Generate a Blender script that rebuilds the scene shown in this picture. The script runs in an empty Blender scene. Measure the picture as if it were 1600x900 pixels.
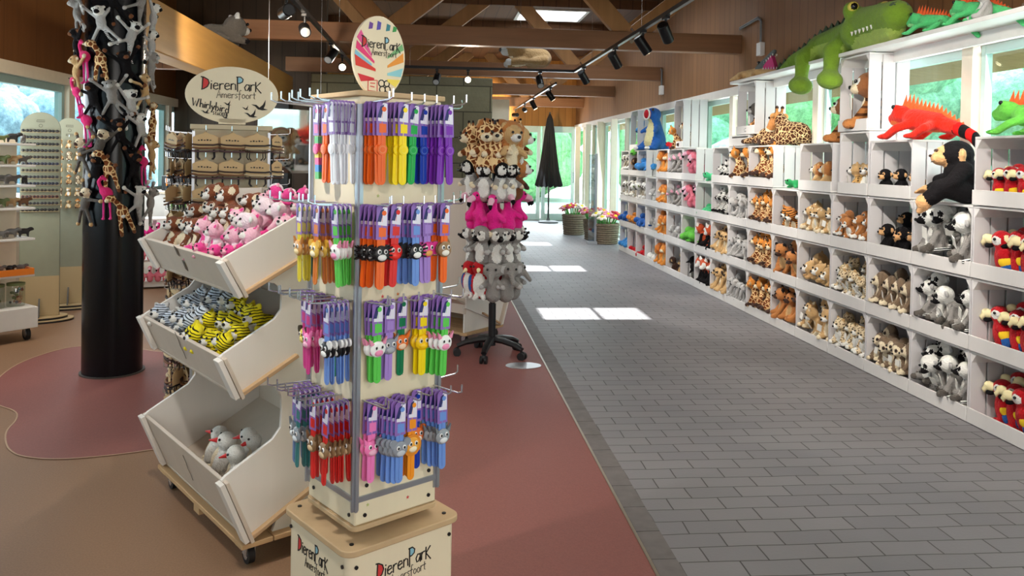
import bpy, math, random
import numpy as np
from mathutils import Vector, Matrix, Euler
random.seed(7)
SC = bpy.context.scene
COL = SC.collection
PI = math.pi

# ------------------------------------------------------------------ camera
CAM_H = 1.5
cam_d = bpy.data.cameras.new('camera'); cam = bpy.data.objects.new('camera', cam_d); COL.objects.link(cam)
cam_d.sensor_width = 36.0; cam_d.lens = 36.0 * 1249.0 / 1600.0
cam_d.shift_y = -183.3 / 1600.0; cam_d.clip_start = 0.05; cam_d.clip_end = 200
RR = Vector((0.99531, -0.09519, 0.01703)); UU = Vector((-0.01565, 0.01513, 0.99976)); WW = Vector((0.09542, 0.99534, -0.01357))
cam.matrix_world = Matrix(((RR.x, UU.x, -WW.x, 0), (RR.y, UU.y, -WW.y, 0), (RR.z, UU.z, -WW.z, CAM_H), (0, 0, 0, 1)))
SC.camera = cam

# ------------------------------------------------------------------ colour management, world, sun
vs = SC.view_settings; vs.view_transform = 'Standard'; vs.look = 'None'; vs.gamma = 1.0; vs.use_curve_mapping = False
vs.exposure = 0.08
w = bpy.data.worlds.new('world'); SC.world = w; w.use_nodes = True
nt = w.node_tree; bg = nt.nodes['Background']
bg.inputs['Color'].default_value = (0.72, 0.86, 1.0, 1); bg.inputs['Strength'].default_value = 4.8
SUN_DIR = Vector((-0.37, -2.65, -4.25)).normalized()
sl = bpy.data.lights.new('sun', 'SUN'); sl.energy = 15.0; sl.angle = 0.012; sl.color = (1.0, 0.97, 0.9)
so = bpy.data.objects.new('sun', sl); COL.objects.link(so); so.rotation_euler = SUN_DIR.to_track_quat('-Z', 'Y').to_euler()

def area(name, loc, size, power, color=(1, 1, 1), target=None, sy=None):
    l = bpy.data.lights.new(name, 'AREA'); l.energy = power; l.color = color; l.size = size
    if sy: l.shape = 'RECTANGLE'; l.size_y = sy
    o = bpy.data.objects.new(name, l); COL.objects.link(o); o.location = loc
    d = (Vector(target) - Vector(loc)) if target else Vector((0, 0, -1))
    o.rotation_euler = d.to_track_quat('-Z', 'Y').to_euler()
    return o
WARM = (1.0, 0.86, 0.68); NEUT = (1.0, 0.95, 0.88); COOL = (0.86, 0.94, 1.0)
# added fill lamps high in the roof, above the frame, with no fitting
area('roof_fill', (1.3, 3.4, 3.8), 1.4, 45, NEUT)
area('roof_fill', (-2.9, 6.3, 3.4), 0.9, 40, WARM)
# fill lamp added behind the camera to lift the beams and near faces
area('rear_fill', (1.7, -3.0, 2.0), 3.4, 110, (1.0, 0.97, 0.93), (1.9, 6.0, 2.5), 1.8)
# daylight coming in through the glazing and the roof wells
area('window_daylight', (3.62, 6.5, 1.9), 6.5, 60, COOL, (0, 6.5, 1.2), 0.9)
area('window_daylight', (3.30, 16.6, 1.3), 6.0, 110, COOL, (0, 15.5, 0.9), 1.9)
area('window_daylight', (-3.85, 8.0, 1.7), 8.0, 130, COOL, (0, 8.0, 1.2), 1.0)
area('window_daylight', (2.7, 19.6, 1.3), 1.3, 80, COOL, (1.6, 10, 0.4), 2.0)
for sky_y in (10.4, 13.65, 16.9):
    area('skylight_daylight', (1.93, sky_y, 4.46), 1.0, 55, COOL, None, 0.9)

# ------------------------------------------------------------------ colour + material helpers
def lin(c):
    if isinstance(c, str):
        c = tuple(int(c[i:i + 2], 16) for i in (0, 2, 4))
    r = []
    for x in c[:3]:
        x = x / 255.0
        r.append(x / 12.92 if x <= 0.04045 else ((x + 0.055) / 1.055) ** 2.4)
    return (r[0], r[1], r[2], 1.0)
MATS = {}
def base_mat(name, rough=0.6, metal=0.0, spec=0.4):
    m = bpy.data.materials.new(name); m.use_nodes = True
    b = m.node_tree.nodes['Principled BSDF']
    b.inputs['Roughness'].default_value = rough; b.inputs['Metallic'].default_value = metal
    b.inputs['Specular IOR Level'].default_value = spec
    return m, m.node_tree, b
def N(t, kind, **kw):
    n = t.nodes.new(kind)
    for k, v in kw.items():
        if hasattr(n, k): setattr(n, k, v)
        else: n.inputs[k].default_value = v
    return n
def mixc(t, fac, a, b, mode='MIX'):
    n = t.nodes.new('ShaderNodeMix'); n.data_type = 'RGBA'; n.blend_type = mode
    for s, v in ((0, fac), (6, a), (7, b)):
        if hasattr(v, 'is_linked') or hasattr(v, 'links'): t.links.new(v, n.inputs[s])
        else: n.inputs[s].default_value = v
    return n.outputs[2]
def ramp(t, fac, stops, interp='LINEAR'):
    n = t.nodes.new('ShaderNodeValToRGB'); n.color_ramp.interpolation = interp
    el = n.color_ramp.elements
    while len(el) < len(stops): el.new(0.5)
    for e, (p, c) in zip(el, stops): e.position = p; e.color = c
    t.links.new(fac, n.inputs[0]); return n.outputs[0]
def coords(t, scale=(1, 1, 1), rot=(0, 0, 0), out='Object'):
    tc = t.nodes.new('ShaderNodeTexCoord'); mp = t.nodes.new('ShaderNodeMapping')
    mp.inputs['Scale'].default_value = scale; mp.inputs['Rotation'].default_value = rot
    t.links.new(tc.outputs[out], mp.inputs[0]); return mp.outputs[0]
def noise(t, vec, scale, detail=3, rough=0.5):
    n = N(t, 'ShaderNodeTexNoise'); n.inputs['Scale'].default_value = scale; n.inputs['Detail'].default_value = detail
    n.inputs['Roughness'].default_value = rough; t.links.new(vec, n.inputs['Vector']); return n.outputs['Fac']
def bump(t, b, h, strength=0.3, dist=0.01):
    n = t.nodes.new('ShaderNodeBump'); n.inputs['Strength'].default_value = strength; n.inputs['Distance'].default_value = dist
    t.links.new(h, n.inputs['Height']); t.links.new(n.outputs[0], b.inputs['Normal'])
def mul(c, k): return (min(1, c[0] * k), min(1, c[1] * k), min(1, c[2] * k), 1)

def plain(key, c, rough=0.5, metal=0.0, spec=0.4, var=0.06):
    if key in MATS: return MATS[key]
    m, t, b = base_mat(key, rough, metal, spec); c = lin(c)
    v = coords(t); f = noise(t, v, 14, 2)
    t.links.new(mixc(t, f, mul(c, 1 - var), mul(c, 1 + var)), b.inputs['Base Color'])
    MATS[key] = m; return m
def fur(key, c, c2=None, scale=26):
    if key in MATS: return MATS[key]
    m, t, b = base_mat(key, 0.95, 0, 0.15); c = lin(c)
    v = coords(t); f = noise(t, v, scale, 3, 0.7)
    t.links.new(mixc(t, f, mul(c, 0.78), mul(lin(c2), 1) if c2 else mul(c, 1.18)), b.inputs['Base Color'])
    bump(t, b, f, 0.5, 0.03)
    b.inputs['Sheen Weight'].default_value = 0.12 if max(c[:3]) > 0.05 else 0.0; b.inputs['Sheen Roughness'].default_value = 0.6
    MATS[key] = m; return m
def spots(key, base, spot, scale=9, size=0.36, kind='leopard'):
    """pattern printed on the pile of a toy"""
    if key in MATS: return MATS[key]
    m, t, b = base_mat(key, 0.95, 0, 0.15)
    v = coords(t); vo = N(t, 'ShaderNodeTexVoronoi'); vo.inputs['Scale'].default_value = scale
    B, S = lin(base), lin(spot)
    if kind == 'giraffe':
        vo.feature = 'DISTANCE_TO_EDGE'; t.links.new(v, vo.inputs['Vector'])
        col = ramp(t, vo.outputs['Distance'], [(0.0, B), (size * 0.30, B), (size * 0.36, S)])
    else:
        t.links.new(v, vo.inputs['Vector'])
        col = ramp(t, vo.outputs['Distance'], [(0.0, S), (size * 0.8, S), (size, B)])
    f = noise(t, v, 28, 3, 0.7)
    t.links.new(mixc(t, 0.25, col, mixc(t, f, (0, 0, 0, 1), (1, 1, 1, 1)), 'OVERLAY'), b.inputs['Base Color'])
    bump(t, b, f, 0.4, 0.03); MATS[key] = m; return m
def stripes(key, base, stripe, scale=5.0, axis='Z', width=0.5, dist=2.5):
    if key in MATS: return MATS[key]
    m, t, b = base_mat(key, 0.95, 0, 0.15)
    v = coords(t); wv = N(t, 'ShaderNodeTexWave'); wv.bands_direction = axis
    wv.inputs['Scale'].default_value = scale; wv.inputs['Distortion'].default_value = dist; wv.inputs['Detail'].default_value = 1
    t.links.new(v, wv.inputs['Vector'])
    col = ramp(t, wv.outputs['Fac'], [(0, lin(stripe)), (width - 0.03, lin(stripe)), (width + 0.03, lin(base))])
    t.links.new(col, b.inputs['Base Color']); f = noise(t, v, 28, 3); bump(t, b, f, 0.4, 0.03)
    MATS[key] = m; return m
def wood(key, c, across='X', along='Z', plank=None, contrast=0.3, rough=0.55, gap=0.012, scale=1.0):
    """timber with grain along one axis and optional plank grooves across another"""
    if key in MATS: return MATS[key]
    m, t, b = base_mat(key, rough, 0, 0.3); c = lin(c)
    sc = {'X': 14.0, 'Y': 14.0, 'Z': 14.0}; sc[along] = 0.9
    v = coords(t, (sc['X'] * scale, sc['Y'] * scale, sc['Z'] * scale))
    f = noise(t, v, 1.0, 5, 0.62); v2 = coords(t); f2 = noise(t, v2, 1.3, 3)
    col = mixc(t, f, mul(c, 1 - contrast * 1.5), mul(c, 1 + contrast))
    col = mixc(t, f2, mixc(t, 0.6, col, mul(c, 0.72)), col)
    h = f
    if plank:
        tc = t.nodes.new('ShaderNodeTexCoord'); sx = t.nodes.new('ShaderNodeSeparateXYZ'); t.links.new(tc.outputs['Object'], sx.inputs[0])
        d = N(t, 'ShaderNodeMath', operation='DIVIDE'); t.links.new(sx.outputs[across], d.inputs[0]); d.inputs[1].default_value = plank
        fl = N(t, 'ShaderNodeMath', operation='FLOOR'); t.links.new(d.outputs[0], fl.inputs[0])
        fr = N(t, 'ShaderNodeMath', operation='FRACT'); t.links.new(d.outputs[0], fr.inputs[0])
        wn = N(t, 'ShaderNodeTexWhiteNoise'); wn.noise_dimensions = '1D'; t.links.new(fl.outputs[0], wn.inputs['W'])
        col = mixc(t, wn.outputs['Value'], mixc(t, 0.5, col, mul(c, 0.6)), col)
        g = gap / plank
        mask = ramp(t, fr.outputs[0], [(0, (0, 0, 0, 1)), (g * .7, (0, 0, 0, 1)), (g * 1.8, (1, 1, 1, 1))])
        col = mixc(t, mask, mul(c, 0.42), col)
    t.links.new(col, b.inputs['Base Color']); bump(t, b, h, 0.15, 0.004)
    MATS[key] = m; return m
def emit(key, c, s):
    if key in MATS: return MATS[key]
    m = bpy.data.materials.new(key); m.use_nodes = True; t = m.node_tree; b = t.nodes['Principled BSDF']
    b.inputs['Emission Color'].default_value = lin(c); b.inputs['Emission Strength'].default_value = s
    b.inputs['Base Color'].default_value = lin(c); MATS[key] = m; return m
def glass(key, tint=(235, 248, 246), gloss=0.09):
    if key in MATS: return MATS[key]
    m = bpy.data.materials.new(key); m.use_nodes = True; t = m.node_tree; t.nodes.clear()
    o = t.nodes.new('ShaderNodeOutputMaterial'); mx = t.nodes.new('ShaderNodeMixShader'); tr = t.nodes.new('ShaderNodeBsdfTransparent'); gl = t.nodes.new('ShaderNodeBsdfGlossy')
    tr.inputs[0].default_value = lin(tint); gl.inputs['Roughness'].default_value = 0.03; mx.inputs[0].default_value = gloss
    t.links.new(tr.outputs[0], mx.inputs[1]); t.links.new(gl.outputs[0], mx.inputs[2]); t.links.new(mx.outputs[0], o.inputs[0])
    MATS[key] = m; return m

# ------------------------------------------------------------------ mesh helpers
class MB:
    def __init__(s): s.v = []; s.f = []; s.m = []
    def add(s, vs_, fs, mi=0):
        b = len(s.v); s.v += [tuple(p) for p in vs_]
        for f in fs: s.f.append(tuple(i + b for i in f)); s.m.append(mi)
        return s
    def box(s, c, d, rot=None, mi=0):
        x, y, z = d[0] / 2, d[1] / 2, d[2] / 2
        P = [Vector(p) for p in ((-x, -y, -z), (x, -y, -z), (x, y, -z), (-x, y, -z), (-x, -y, z), (x, -y, z), (x, y, z), (-x, y, z))]
        if rot is not None:
            R = Euler(rot).to_matrix() if not isinstance(rot, Matrix) else rot
            P = [R @ p for p in P]
        c = Vector(c); return s.add([p + c for p in P], ((0, 3, 2, 1), (4, 5, 6, 7), (0, 1, 5, 4), (1, 2, 6, 5), (2, 3, 7, 6), (3, 0, 4, 7)), mi)
    def bb(s, x0, x1, y0, y1, z0, z1, mi=0):
        return s.box(((x0 + x1) / 2, (y0 + y1) / 2, (z0 + z1) / 2), (abs(x1 - x0), abs(y1 - y0), abs(z1 - z0)), None, mi)
    def tube(s, pts, rad, n=8, mi=0, caps=True, flat=1.0, up=None):
        pts = [Vector(p) for p in pts]; k = len(pts)
        if not hasattr(rad, '__len__'): rad = [rad] * k
        tg = [(pts[min(i + 1, k - 1)] - pts[max(i - 1, 0)]).normalized() for i in range(k)]
        u = Vector(up) if up else (Vector((0, 0, 1)) if abs(tg[0].z) < 0.9 else Vector((1, 0, 0)))
        V = []; prev = u
        for i in range(k):
            a = (prev - tg[i] * prev.dot(tg[i])); a = a.normalized() if a.length > 1e-6 else Vector((1, 0, 0)); prev = a
            b = tg[i].cross(a)
            for j in range(n):
                t = 2 * PI * j / n; V.append(pts[i] + a * (rad[i] * math.cos(t) * flat) + b * (rad[i] * math.sin(t)))
        F = []
        for i in range(k - 1):
            for j in range(n):
                F.append((i * n + j, i * n + (j + 1) % n, (i + 1) * n + (j + 1) % n, (i + 1) * n + j))
        if caps: F.append(tuple(reversed(range(n)))); F.append(tuple((k - 1) * n + j for j in range(n)))
        return s.add(V, F, mi)
    def cyl(s, p0, p1, r, r1=None, n=12, mi=0, caps=True): return s.tube([p0, p1], [r, r if r1 is None else r1], n, mi, caps)
    def lathe(s, prof, n=20, c=(0, 0, 0), mi=0):
        V = []; F = []; k = len(prof)
        for r, z in prof:
            for j in range(n):
                t = 2 * PI * j / n; V.append((c[0] + r * math.cos(t), c[1] + r * math.sin(t), c[2] + z))
        for i in range(k - 1):
            for j in range(n): F.append((i * n + j, i * n + (j + 1) % n, (i + 1) * n + (j + 1) % n, (i + 1) * n + j))
        if prof[0][0] > 1e-4: F.append(tuple(reversed(range(n))))
        if prof[-1][0] > 1e-4: F.append(tuple((k - 1) * n + j for j in range(n)))
        return s.add(V, F, mi)
    def ell(s, c, r, rot=None, mi=0, nu=12, nv=8):
        c = Vector(c); R = Euler(rot).to_matrix() if rot else None; V = []; F = []
        if not hasattr(r, '__len__'): r = (r, r, r)
        for i in range(1, nv):
            a = PI * i / nv - PI / 2
            for j in range(nu):
                t = 2 * PI * j / nu; p = Vector((r[0] * math.cos(a) * math.cos(t), r[1] * math.cos(a) * math.sin(t), r[2] * math.sin(a)))
                V.append((R @ p if R else p) + c)
        b = Vector((0, 0, -r[2])); tp = Vector((0, 0, r[2])); V.append((R @ b if R else b) + c); V.append((R @ tp if R else tp) + c)
        ib, it = len(V) - 2, len(V) - 1
        for i in range(nv - 2):
            for j in range(nu): F.append((i * nu + j, i * nu + (j + 1) % nu, (i + 1) * nu + (j + 1) % nu, (i + 1) * nu + j))
        for j in range(nu):
            F.append((ib, (j + 1) % nu, j)); F.append((it, (nv - 2) * nu + j, (nv - 2) * nu + (j + 1) % nu))
        return s.add(V, F, mi)
    def prism(s, poly, o=(0, 0, 0), A=(1, 0, 0), B=(0, 0, 1), T=(0, -0.01, 0), mi=0):
        """2-D outline poly in axes A,B at o, extruded by vector T"""
        o, A, B, T = Vector(o), Vector(A), Vector(B), Vector(T)
        ar = sum(poly[i][0] * poly[(i + 1) % len(poly)][1] - poly[(i + 1) % len(poly)][0] * poly[i][1] for i in range(len(poly)))
        if (ar > 0) != (A.cross(B).dot(T) > 0): poly = list(reversed(poly))
        n = len(poly); V = [o + A * a + B * b for a, b in poly] + [o + A * a + B * b + T for a, b in poly]
        F = [tuple(reversed(range(n))), tuple(range(n, 2 * n))] + [(i, (i + 1) % n, n + (i + 1) % n, n + i) for i in range(n)]
        return s.add(V, F, mi)
    def stroke(s, line, w, o, A, B, T, mi=0):
        """pen stroke of width w along a 2-D polyline"""
        P = [Vector((p[0], p[1], 0)) for p in line]; L = []; Rr = []
        for i, p in enumerate(P):
            t = (P[min(i + 1, len(P) - 1)] - P[max(i - 1, 0)]); t = t.normalized() if t.length > 0 else Vector((1, 0, 0))
            nrm = Vector((-t.y, t.x, 0)) * w / 2; L.append(p + nrm); Rr.append(p - nrm)
        o, A, B, T = Vector(o), Vector(A), Vector(B), Vector(T)
        k = len(P); pt = lambda q: o + A * q.x + B * q.y
        V = [pt(q) for q in L] + [pt(q) for q in Rr] + [pt(q) + T for q in L] + [pt(q) + T for q in Rr]
        F = []
        for i in range(k - 1):
            F += [(2 * k + i, 2 * k + i + 1, 3 * k + i + 1, 3 * k + i), (i, k + i, k + i + 1, i + 1), (i, i + 1, 2 * k + i + 1, 2 * k + i), (k + i, 3 * k + i, 3 * k + i + 1, k + i + 1)]
        F += [(0, 2 * k, 3 * k, k), (k - 1, 2 * k - 1, 4 * k - 1, 3 * k - 1)]
        return s.add(V, F, mi)
    def mesh(s, name, mats, angle=35):
        me = bpy.data.meshes.new(name); me.from_pydata(s.v, [], s.f)
        for m in mats: me.materials.append(m)
        me.polygons.foreach_set('material_index', s.m)
        me.polygons.foreach_set('use_smooth', [True] * len(s.f))
        me.update(); me.set_sharp_from_angle(angle=math.radians(angle)); return me
    def build(s, name, mats, parent=None, bevel=0, angle=35, link=True, loc=None):
        if not isinstance(mats, (list, tuple)): mats = [mats]
        o = bpy.data.objects.new(name, s.mesh(name, mats, angle))
        if link: COL.objects.link(o)
        if parent: o.parent = parent
        if loc: o.location = loc
        if bevel:
            bv = o.modifiers.new('bevel', 'BEVEL'); bv.width = bevel; bv.segments = 2; bv.limit_method = 'ANGLE'
        return o

LABELS = {}
def tag(o, label, cat, group=None):
    o['label'] = label; o['category'] = cat
    if group: o['group'] = group
    LABELS[label] = LABELS.get(label, 0) + 1
    return o
def thing(name, label=None, cat=None, loc=(0, 0, 0), rz=0.0, group=None, link=True):
    o = bpy.data.objects.new(name, None); o.empty_display_size = 0.05
    if link: COL.objects.link(o)
    o.location = loc; o.rotation_euler = (0, 0, rz)
    if label: tag(o, label, cat, group)
    return o
def struct(o): o['kind'] = 'structure'; return o
def place(proto, label, cat, loc, rot=(0, 0, 0), scale=1.0, group=None, parts=True):
    """a copy of a built thing with copies of its parts"""
    r = proto.copy(); COL.objects.link(r); r.location = loc; r.rotation_euler = rot if hasattr(rot, '__len__') else (0, 0, rot)
    r.scale = (scale,) * 3 if not hasattr(scale, '__len__') else scale
    tag(r, label, cat, group)
    for ch in proto.children:
        if not parts and ch.get('fine'): continue
        c = ch.copy(); COL.objects.link(c); c.parent = r
        for g in ch.children:
            d = g.copy(); COL.objects.link(d); d.parent = c
    return r
ORD = ['first', 'second', 'third', 'fourth', 'fifth', 'sixth', 'seventh', 'eighth', 'ninth', 'tenth', 'eleventh', 'twelfth', 'thirteenth', 'fourteenth', 'fifteenth', 'sixteenth', 'seventeenth', 'eighteenth', 'nineteenth', 'twentieth']

def soft(name, prims, mats, vox=0.03, parent=None, link=False, smooth=6):
    """one continuous stuffed body grown from swept spheres; 'p' entries only colour the pile"""
    mb = MB(); fld = []
    for q in prims:
        k = q[0]
        if k == 'e':
            _, c, r, rot, mi = q; mb.ell(c, r, rot, 0, 16, 12); fld.append(q)
        elif k == 't':
            _, a, b, ra, rb, mi = q; a, b = Vector(a), Vector(b); d = b - a; pts = []; rd = []
            L = max(d.length, 1e-4); dn = d / L
            for s_ in (1.0, 0.8, 0.5, 0.2): pts.append(a - dn * ra * s_ * 0.98); rd.append(ra * math.sqrt(max(0.04, 1 - s_ * s_)))
            pts.append(a); rd.append(ra); pts.append(b); rd.append(rb)
            for s_ in (0.2, 0.5, 0.8, 1.0): pts.append(b + dn * rb * s_ * 0.98); rd.append(rb * math.sqrt(max(0.04, 1 - s_ * s_)))
            mb.tube(pts, rd, 12); fld.append(q)
        else: fld.append(q)
    o = bpy.data.objects.new('grow', mb.mesh('grow', [], 180)); COL.objects.link(o)
    rm = o.modifiers.new('r', 'REMESH'); rm.mode = 'VOXEL'; rm.voxel_size = vox; rm.adaptivity = 0
    sm = o.modifiers.new('s', 'SMOOTH'); sm.iterations = smooth; sm.factor = 0.5
    dg = bpy.context.evaluated_depsgraph_get(); me = bpy.data.meshes.new_from_object(o.evaluated_get(dg)); me.name = name
    old = o.data; bpy.data.objects.remove(o); bpy.data.meshes.remove(old)
    n = len(me.polygons); ctr = np.empty(n * 3); me.polygons.foreach_get('center', ctr); ctr = ctr.reshape(-1, 3)
    best = np.full(n, 1e9); idx = np.zeros(n, int)
    for q in fld:
        if q[0] in 'ep':
            c, r, rot, mi = q[1:5]; d = ctr - np.array(c)
            if not hasattr(r, '__len__'): r = (r, r, r)
            if rot: d = d @ np.array(Euler(rot).to_matrix())
            f = np.sqrt(((d / np.array(r)) ** 2).sum(1)) - 1
        else:
            a, b, ra, rb, mi = np.array(q[1]), np.array(q[2]), q[3], q[4], q[5]; ab = b - a
            t = np.clip(((ctr - a) @ ab) / max(ab @ ab, 1e-9), 0, 1); f = np.linalg.norm(ctr - a - t[:, None] * ab, axis=1) / (ra + (rb - ra) * t) - 1
        if q[0] == 'p': s_ = f < 0; idx[s_] = mi; best[s_] = -2
        else: s_ = f < best; idx[s_] = mi; best[s_] = f[s_]
    me.materials.clear()
    for m in mats: me.materials.append(m)
    me.polygons.foreach_set('material_index', idx.astype(np.int32)); me.polygons.foreach_set('use_smooth', [True] * n); me.update()
    ob = bpy.data.objects.new(name, me)
    if link: COL.objects.link(ob)
    if parent: ob.parent = parent
    return ob
def dot(name, c, r, mat, parent, link=False, fine=True, label=None):
    """small bead (eye, nose) as a part"""
    o = MB().ell(c, r, None, 0, 10, 6).build(name, mat, parent, link=link)
    if fine: o['fine'] = 1
    if label: o['label'] = label
    return o
BLACK = plain('bead_black', (12, 12, 14), 0.15, 0, 0.6); WHITEF = fur('fur_white', (238, 236, 230)); 
# ------------------------------------------------------------------ structure
XS = 3.145; XW = 3.52; XL = -4.0; YB = -3.2; YE = 19.9; ZC = 4.0
def brick_mat():
    m, t, b = base_mat('brick_paving', 0.62, 0, 0.35)
    v = coords(t); br = N(t, 'ShaderNodeTexBrick'); br.offset = 0.5
    for k, x in (('Scale', 1.0), ('Brick Width', 0.235), ('Row Height', 0.112), ('Mortar Size', 0.0032), ('Mortar Smooth', 0.2), ('Bias', 0.0)): br.inputs[k].default_value = x
    br.inputs['Color1'].default_value = lin((122, 121, 125)); br.inputs['Color2'].default_value = lin((106, 106, 112)); br.inputs['Mortar'].default_value = lin((62, 60, 60))
    wob = N(t, 'ShaderNodeTexNoise'); wob.inputs['Scale'].default_value = 3.0; t.links.new(v, wob.inputs['Vector'])
    ad = N(t, 'ShaderNodeVectorMath', operation='MULTIPLY_ADD'); t.links.new(wob.outputs['Color'], ad.inputs[0]); ad.inputs[1].default_value = (0.02, 0.02, 0); t.links.new(v, ad.inputs[2])
    t.links.new(ad.outputs[0], br.inputs['Vector'])
    f = noise(t, v, 1.1, 4, 0.6); g = noise(t, v, 60, 2, 0.6)
    c = mixc(t, f, mul(lin((122, 121, 126)), 0.72), lin((158, 153, 154))); c = mixc(t, 0.45, br.outputs['Color'], c)
    sp = ramp(t, noise(t, v, 9, 5, 0.75), [(0.0, (0, 0, 0, 1)), (0.70, (0, 0, 0, 1)), (0.8, (1, 1, 1, 1))])
    c = mixc(t, sp, c, lin((170, 168, 166)))
    c = mixc(t, br.outputs['Fac'], c, lin((66, 64, 64)))
    t.links.new(c, b.inputs['Base Color'])
    h = mixc(t, br.outputs['Fac'], mixc(t, g, (0.7, 0.7, 0.7, 1), (1, 1, 1, 1)), (0, 0, 0, 1)); bump(t, b, h, 0.5, 0.006)
    rr = ramp(t, f, [(0, (0.42,) * 3 + (1,)), (1, (0.7,) * 3 + (1,))]); t.links.new(rr, b.inputs['Roughness'])
    return m
def resin(key, c):
    m, t, b = base_mat(key, 0.6, 0, 0.35); v = coords(t); c = lin(c)
    f = noise(t, v, 130, 2, 0.7); g = noise(t, v, 1.6, 3)
    col = mixc(t, f, mul(c, 0.72), mul(c, 1.28)); col = mixc(t, g, mixc(t, 0.25, col, mul(c, 0.7)), col)
    t.links.new(col, b.inputs['Base Color']); bump(t, b, f, 0.12, 0.003); return m
XB = 0.825
struct(MB().bb(XB, XW, YB, 24, -0.1, 0).build('floor', brick_mat()))
struct(MB().bb(XL - 0.1, XB, YB, 24, -0.1, 0).build('floor_resin', resin('resin_beige', (142, 110, 84))))
red = [(XB, YB), (XB, 16), (0.55, 16), (0.45, 9.0), (0.08, 7.44), (-0.67, 7.2), (-1.28, 6.67), (-1.69, 6.32), (-1.98, 6.2), (-2.35, 6.42), (-2.72, 6.48), (-2.85, 6.30), (-2.92, 5.95), (-2.86, 5.57), (-2.72, 5.15), (-2.54, 4.95), (-2.38, 4.84), (-2.30, 4.68), (-2.27, 4.5), (-2.18, 4.32), (-2.10, 4.2), (-2.0, 4.11), (-1.81, 4.06), (-1.56, 4.11), (-1.36, 4.2), (-1.14, 4.25), (-0.9, 4.1), (-0.63, 3.7), (-0.35, 3.1), (-0.2, 2.4), (-0.1, 1.2), (-0.1, YB)]
def smooth_poly(P, it=2):
    for _ in range(it):
        Q = []
        for i in range(len(P)):
            a, b = P[i], P[(i + 1) % len(P)]
            if abs(a[0] - XB) < 1e-6 or abs(b[0] - XB) < 1e-6: Q += [a]; continue
            Q += [(a[0] * .75 + b[0] * .25, a[1] * .75 + b[1] * .25), (a[0] * .25 + b[0] * .75, a[1] * .25 + b[1] * .75)]
        P = Q
    return P
rp = smooth_poly(red)
struct(MB().prism(rp, (0, 0, 0.0), (1, 0, 0), (0, 1, 0), (0, 0, 0.003)).build('floor_red', resin('resin_red', (136, 82, 76))))
trim_m = plain('trim_metal', (150, 140, 125), 0.4, 0.6)
edge = MB()
loop = [p for p in rp]
for i in range(len(loop)):
    a, b = loop[i], loop[(i + 1) % len(loop)]
    if abs(a[0] - XB) < 1e-6 and abs(b[0] - XB) < 1e-6: continue
    edge.stroke([a, b], 0.008, (0, 0, 0.003), (1, 0, 0), (0, 1, 0), (0, 0, 0.0015))
struct(edge.build('trim_1', plain('trim_line', (178, 148, 120), 0.5)))
struct(MB().bb(XB - 0.006, XB + 0.006, YB, 24, 0, 0.006).build('trim_2', trim_m))
# kerb course of bricks laid lengthwise along the border
kb = MB(); y = YB
while y < 19: kb.bb(XB + 0.008, XB + 0.105, y, y + 0.222, 0, 0.0035); y += 0.227
struct(kb.build('trim_3', plain('kerb_brick', (108, 103, 102), 0.65, 0, 0.3, 0.3)))

W_WALL = wood('wall_planks', (150, 106, 70), 'Y', 'Z', 0.17, 0.24, 0.55, 0.008)
W_END = wood('wall_planks_end', (176, 122, 62), 'X', 'Z', 0.17, 0.24, 0.55, 0.008)
W_LEFT = wood('wall_planks_left', (118, 76, 40), 'Y', 'Z', 0.6, 0.3, 0.6, 0.006)
WHITE = plain('painted_white', (228, 226, 222), 0.45); CREAM = plain('painted_cream', (226, 212, 190), 0.5)
DARKW = wood('roof_boards', (112, 74, 46), 'X', 'Y', 0.2, 0.3, 0.7)
struct(MB().bb(XW - 0.02, XW + 0.12, YB, YE, 2.40, ZC).build('wall_right', W_WALL))
struct(MB().bb(XW, XW + 0.12, YB, 13.6, 0, 0.85).build('wall_right_low', WHITE))
struct(MB().bb(XL - 0.12, XL + 0.02, YB, YE, 2.32, ZC).build('wall_left', W_LEFT))
struct(MB().bb(XL - 0.12, XL, YB, YE, 0, 0.95).build('wall_left_low', CREAM))
struct(MB().bb(XL - 0.1, XW, YE, YE + 0.14, 2.36, ZC).build('wall_end', W_END))
struct(MB().bb(XL - 0.1, 1.62, YE, YE + 0.14, 0, 2.36).build('wall_end_low', CREAM))
struct(MB().bb(XL - 0.1, XW + 0.1, YB - 0.12, YB, 0, ZC).build('wall_back', CREAM))
GLS = glass('glass_sky', (250, 252, 255), 0.03)
# roof with three skylight wells
SKY = [(10.4), (13.65), (16.9)]
SX0, SX1 = 1.38, 2.48
rf = MB(); rf.bb(XL - 0.3, SX0, YB - 0.2, YE + 0.3, ZC, ZC + 0.1); rf.bb(SX1, XW + 0.3, YB - 0.2, YE + 0.3, ZC, ZC + 0.1)
yy = YB - 0.2
for c in SKY: rf.bb(SX0, SX1, yy, c - 0.48, ZC, ZC + 0.1); yy = c + 0.48
rf.bb(SX0, SX1, yy, YE + 0.3, ZC, ZC + 0.1)
struct(rf.build('ceiling', DARKW))
for i, c in enumerate(SKY):
    f = MB()
    f.bb(SX0 - 0.04, SX0 + .015, c - 0.52, c + 0.52, ZC - 0.02, ZC + 0.54); f.bb(SX1 - .015, SX1 + 0.04, c - 0.52, c + 0.52, ZC - 0.02, ZC + 0.54)
    f.bb(SX0 + .015, SX1 - .015, c - 0.52, c - 0.465, ZC - 0.02, ZC + 0.54); f.bb(SX0 + .015, SX1 - .015, c + 0.465, c + 0.52, ZC - 0.02, ZC + 0.54)
    fo = struct(f.build('window_%d' % (60 + i), WHITE))
    MB().bb(SX0, SX1, c - 0.48, c + 0.48, ZC + 0.5, ZC + 0.506).build('pane', GLS, fo)
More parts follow.
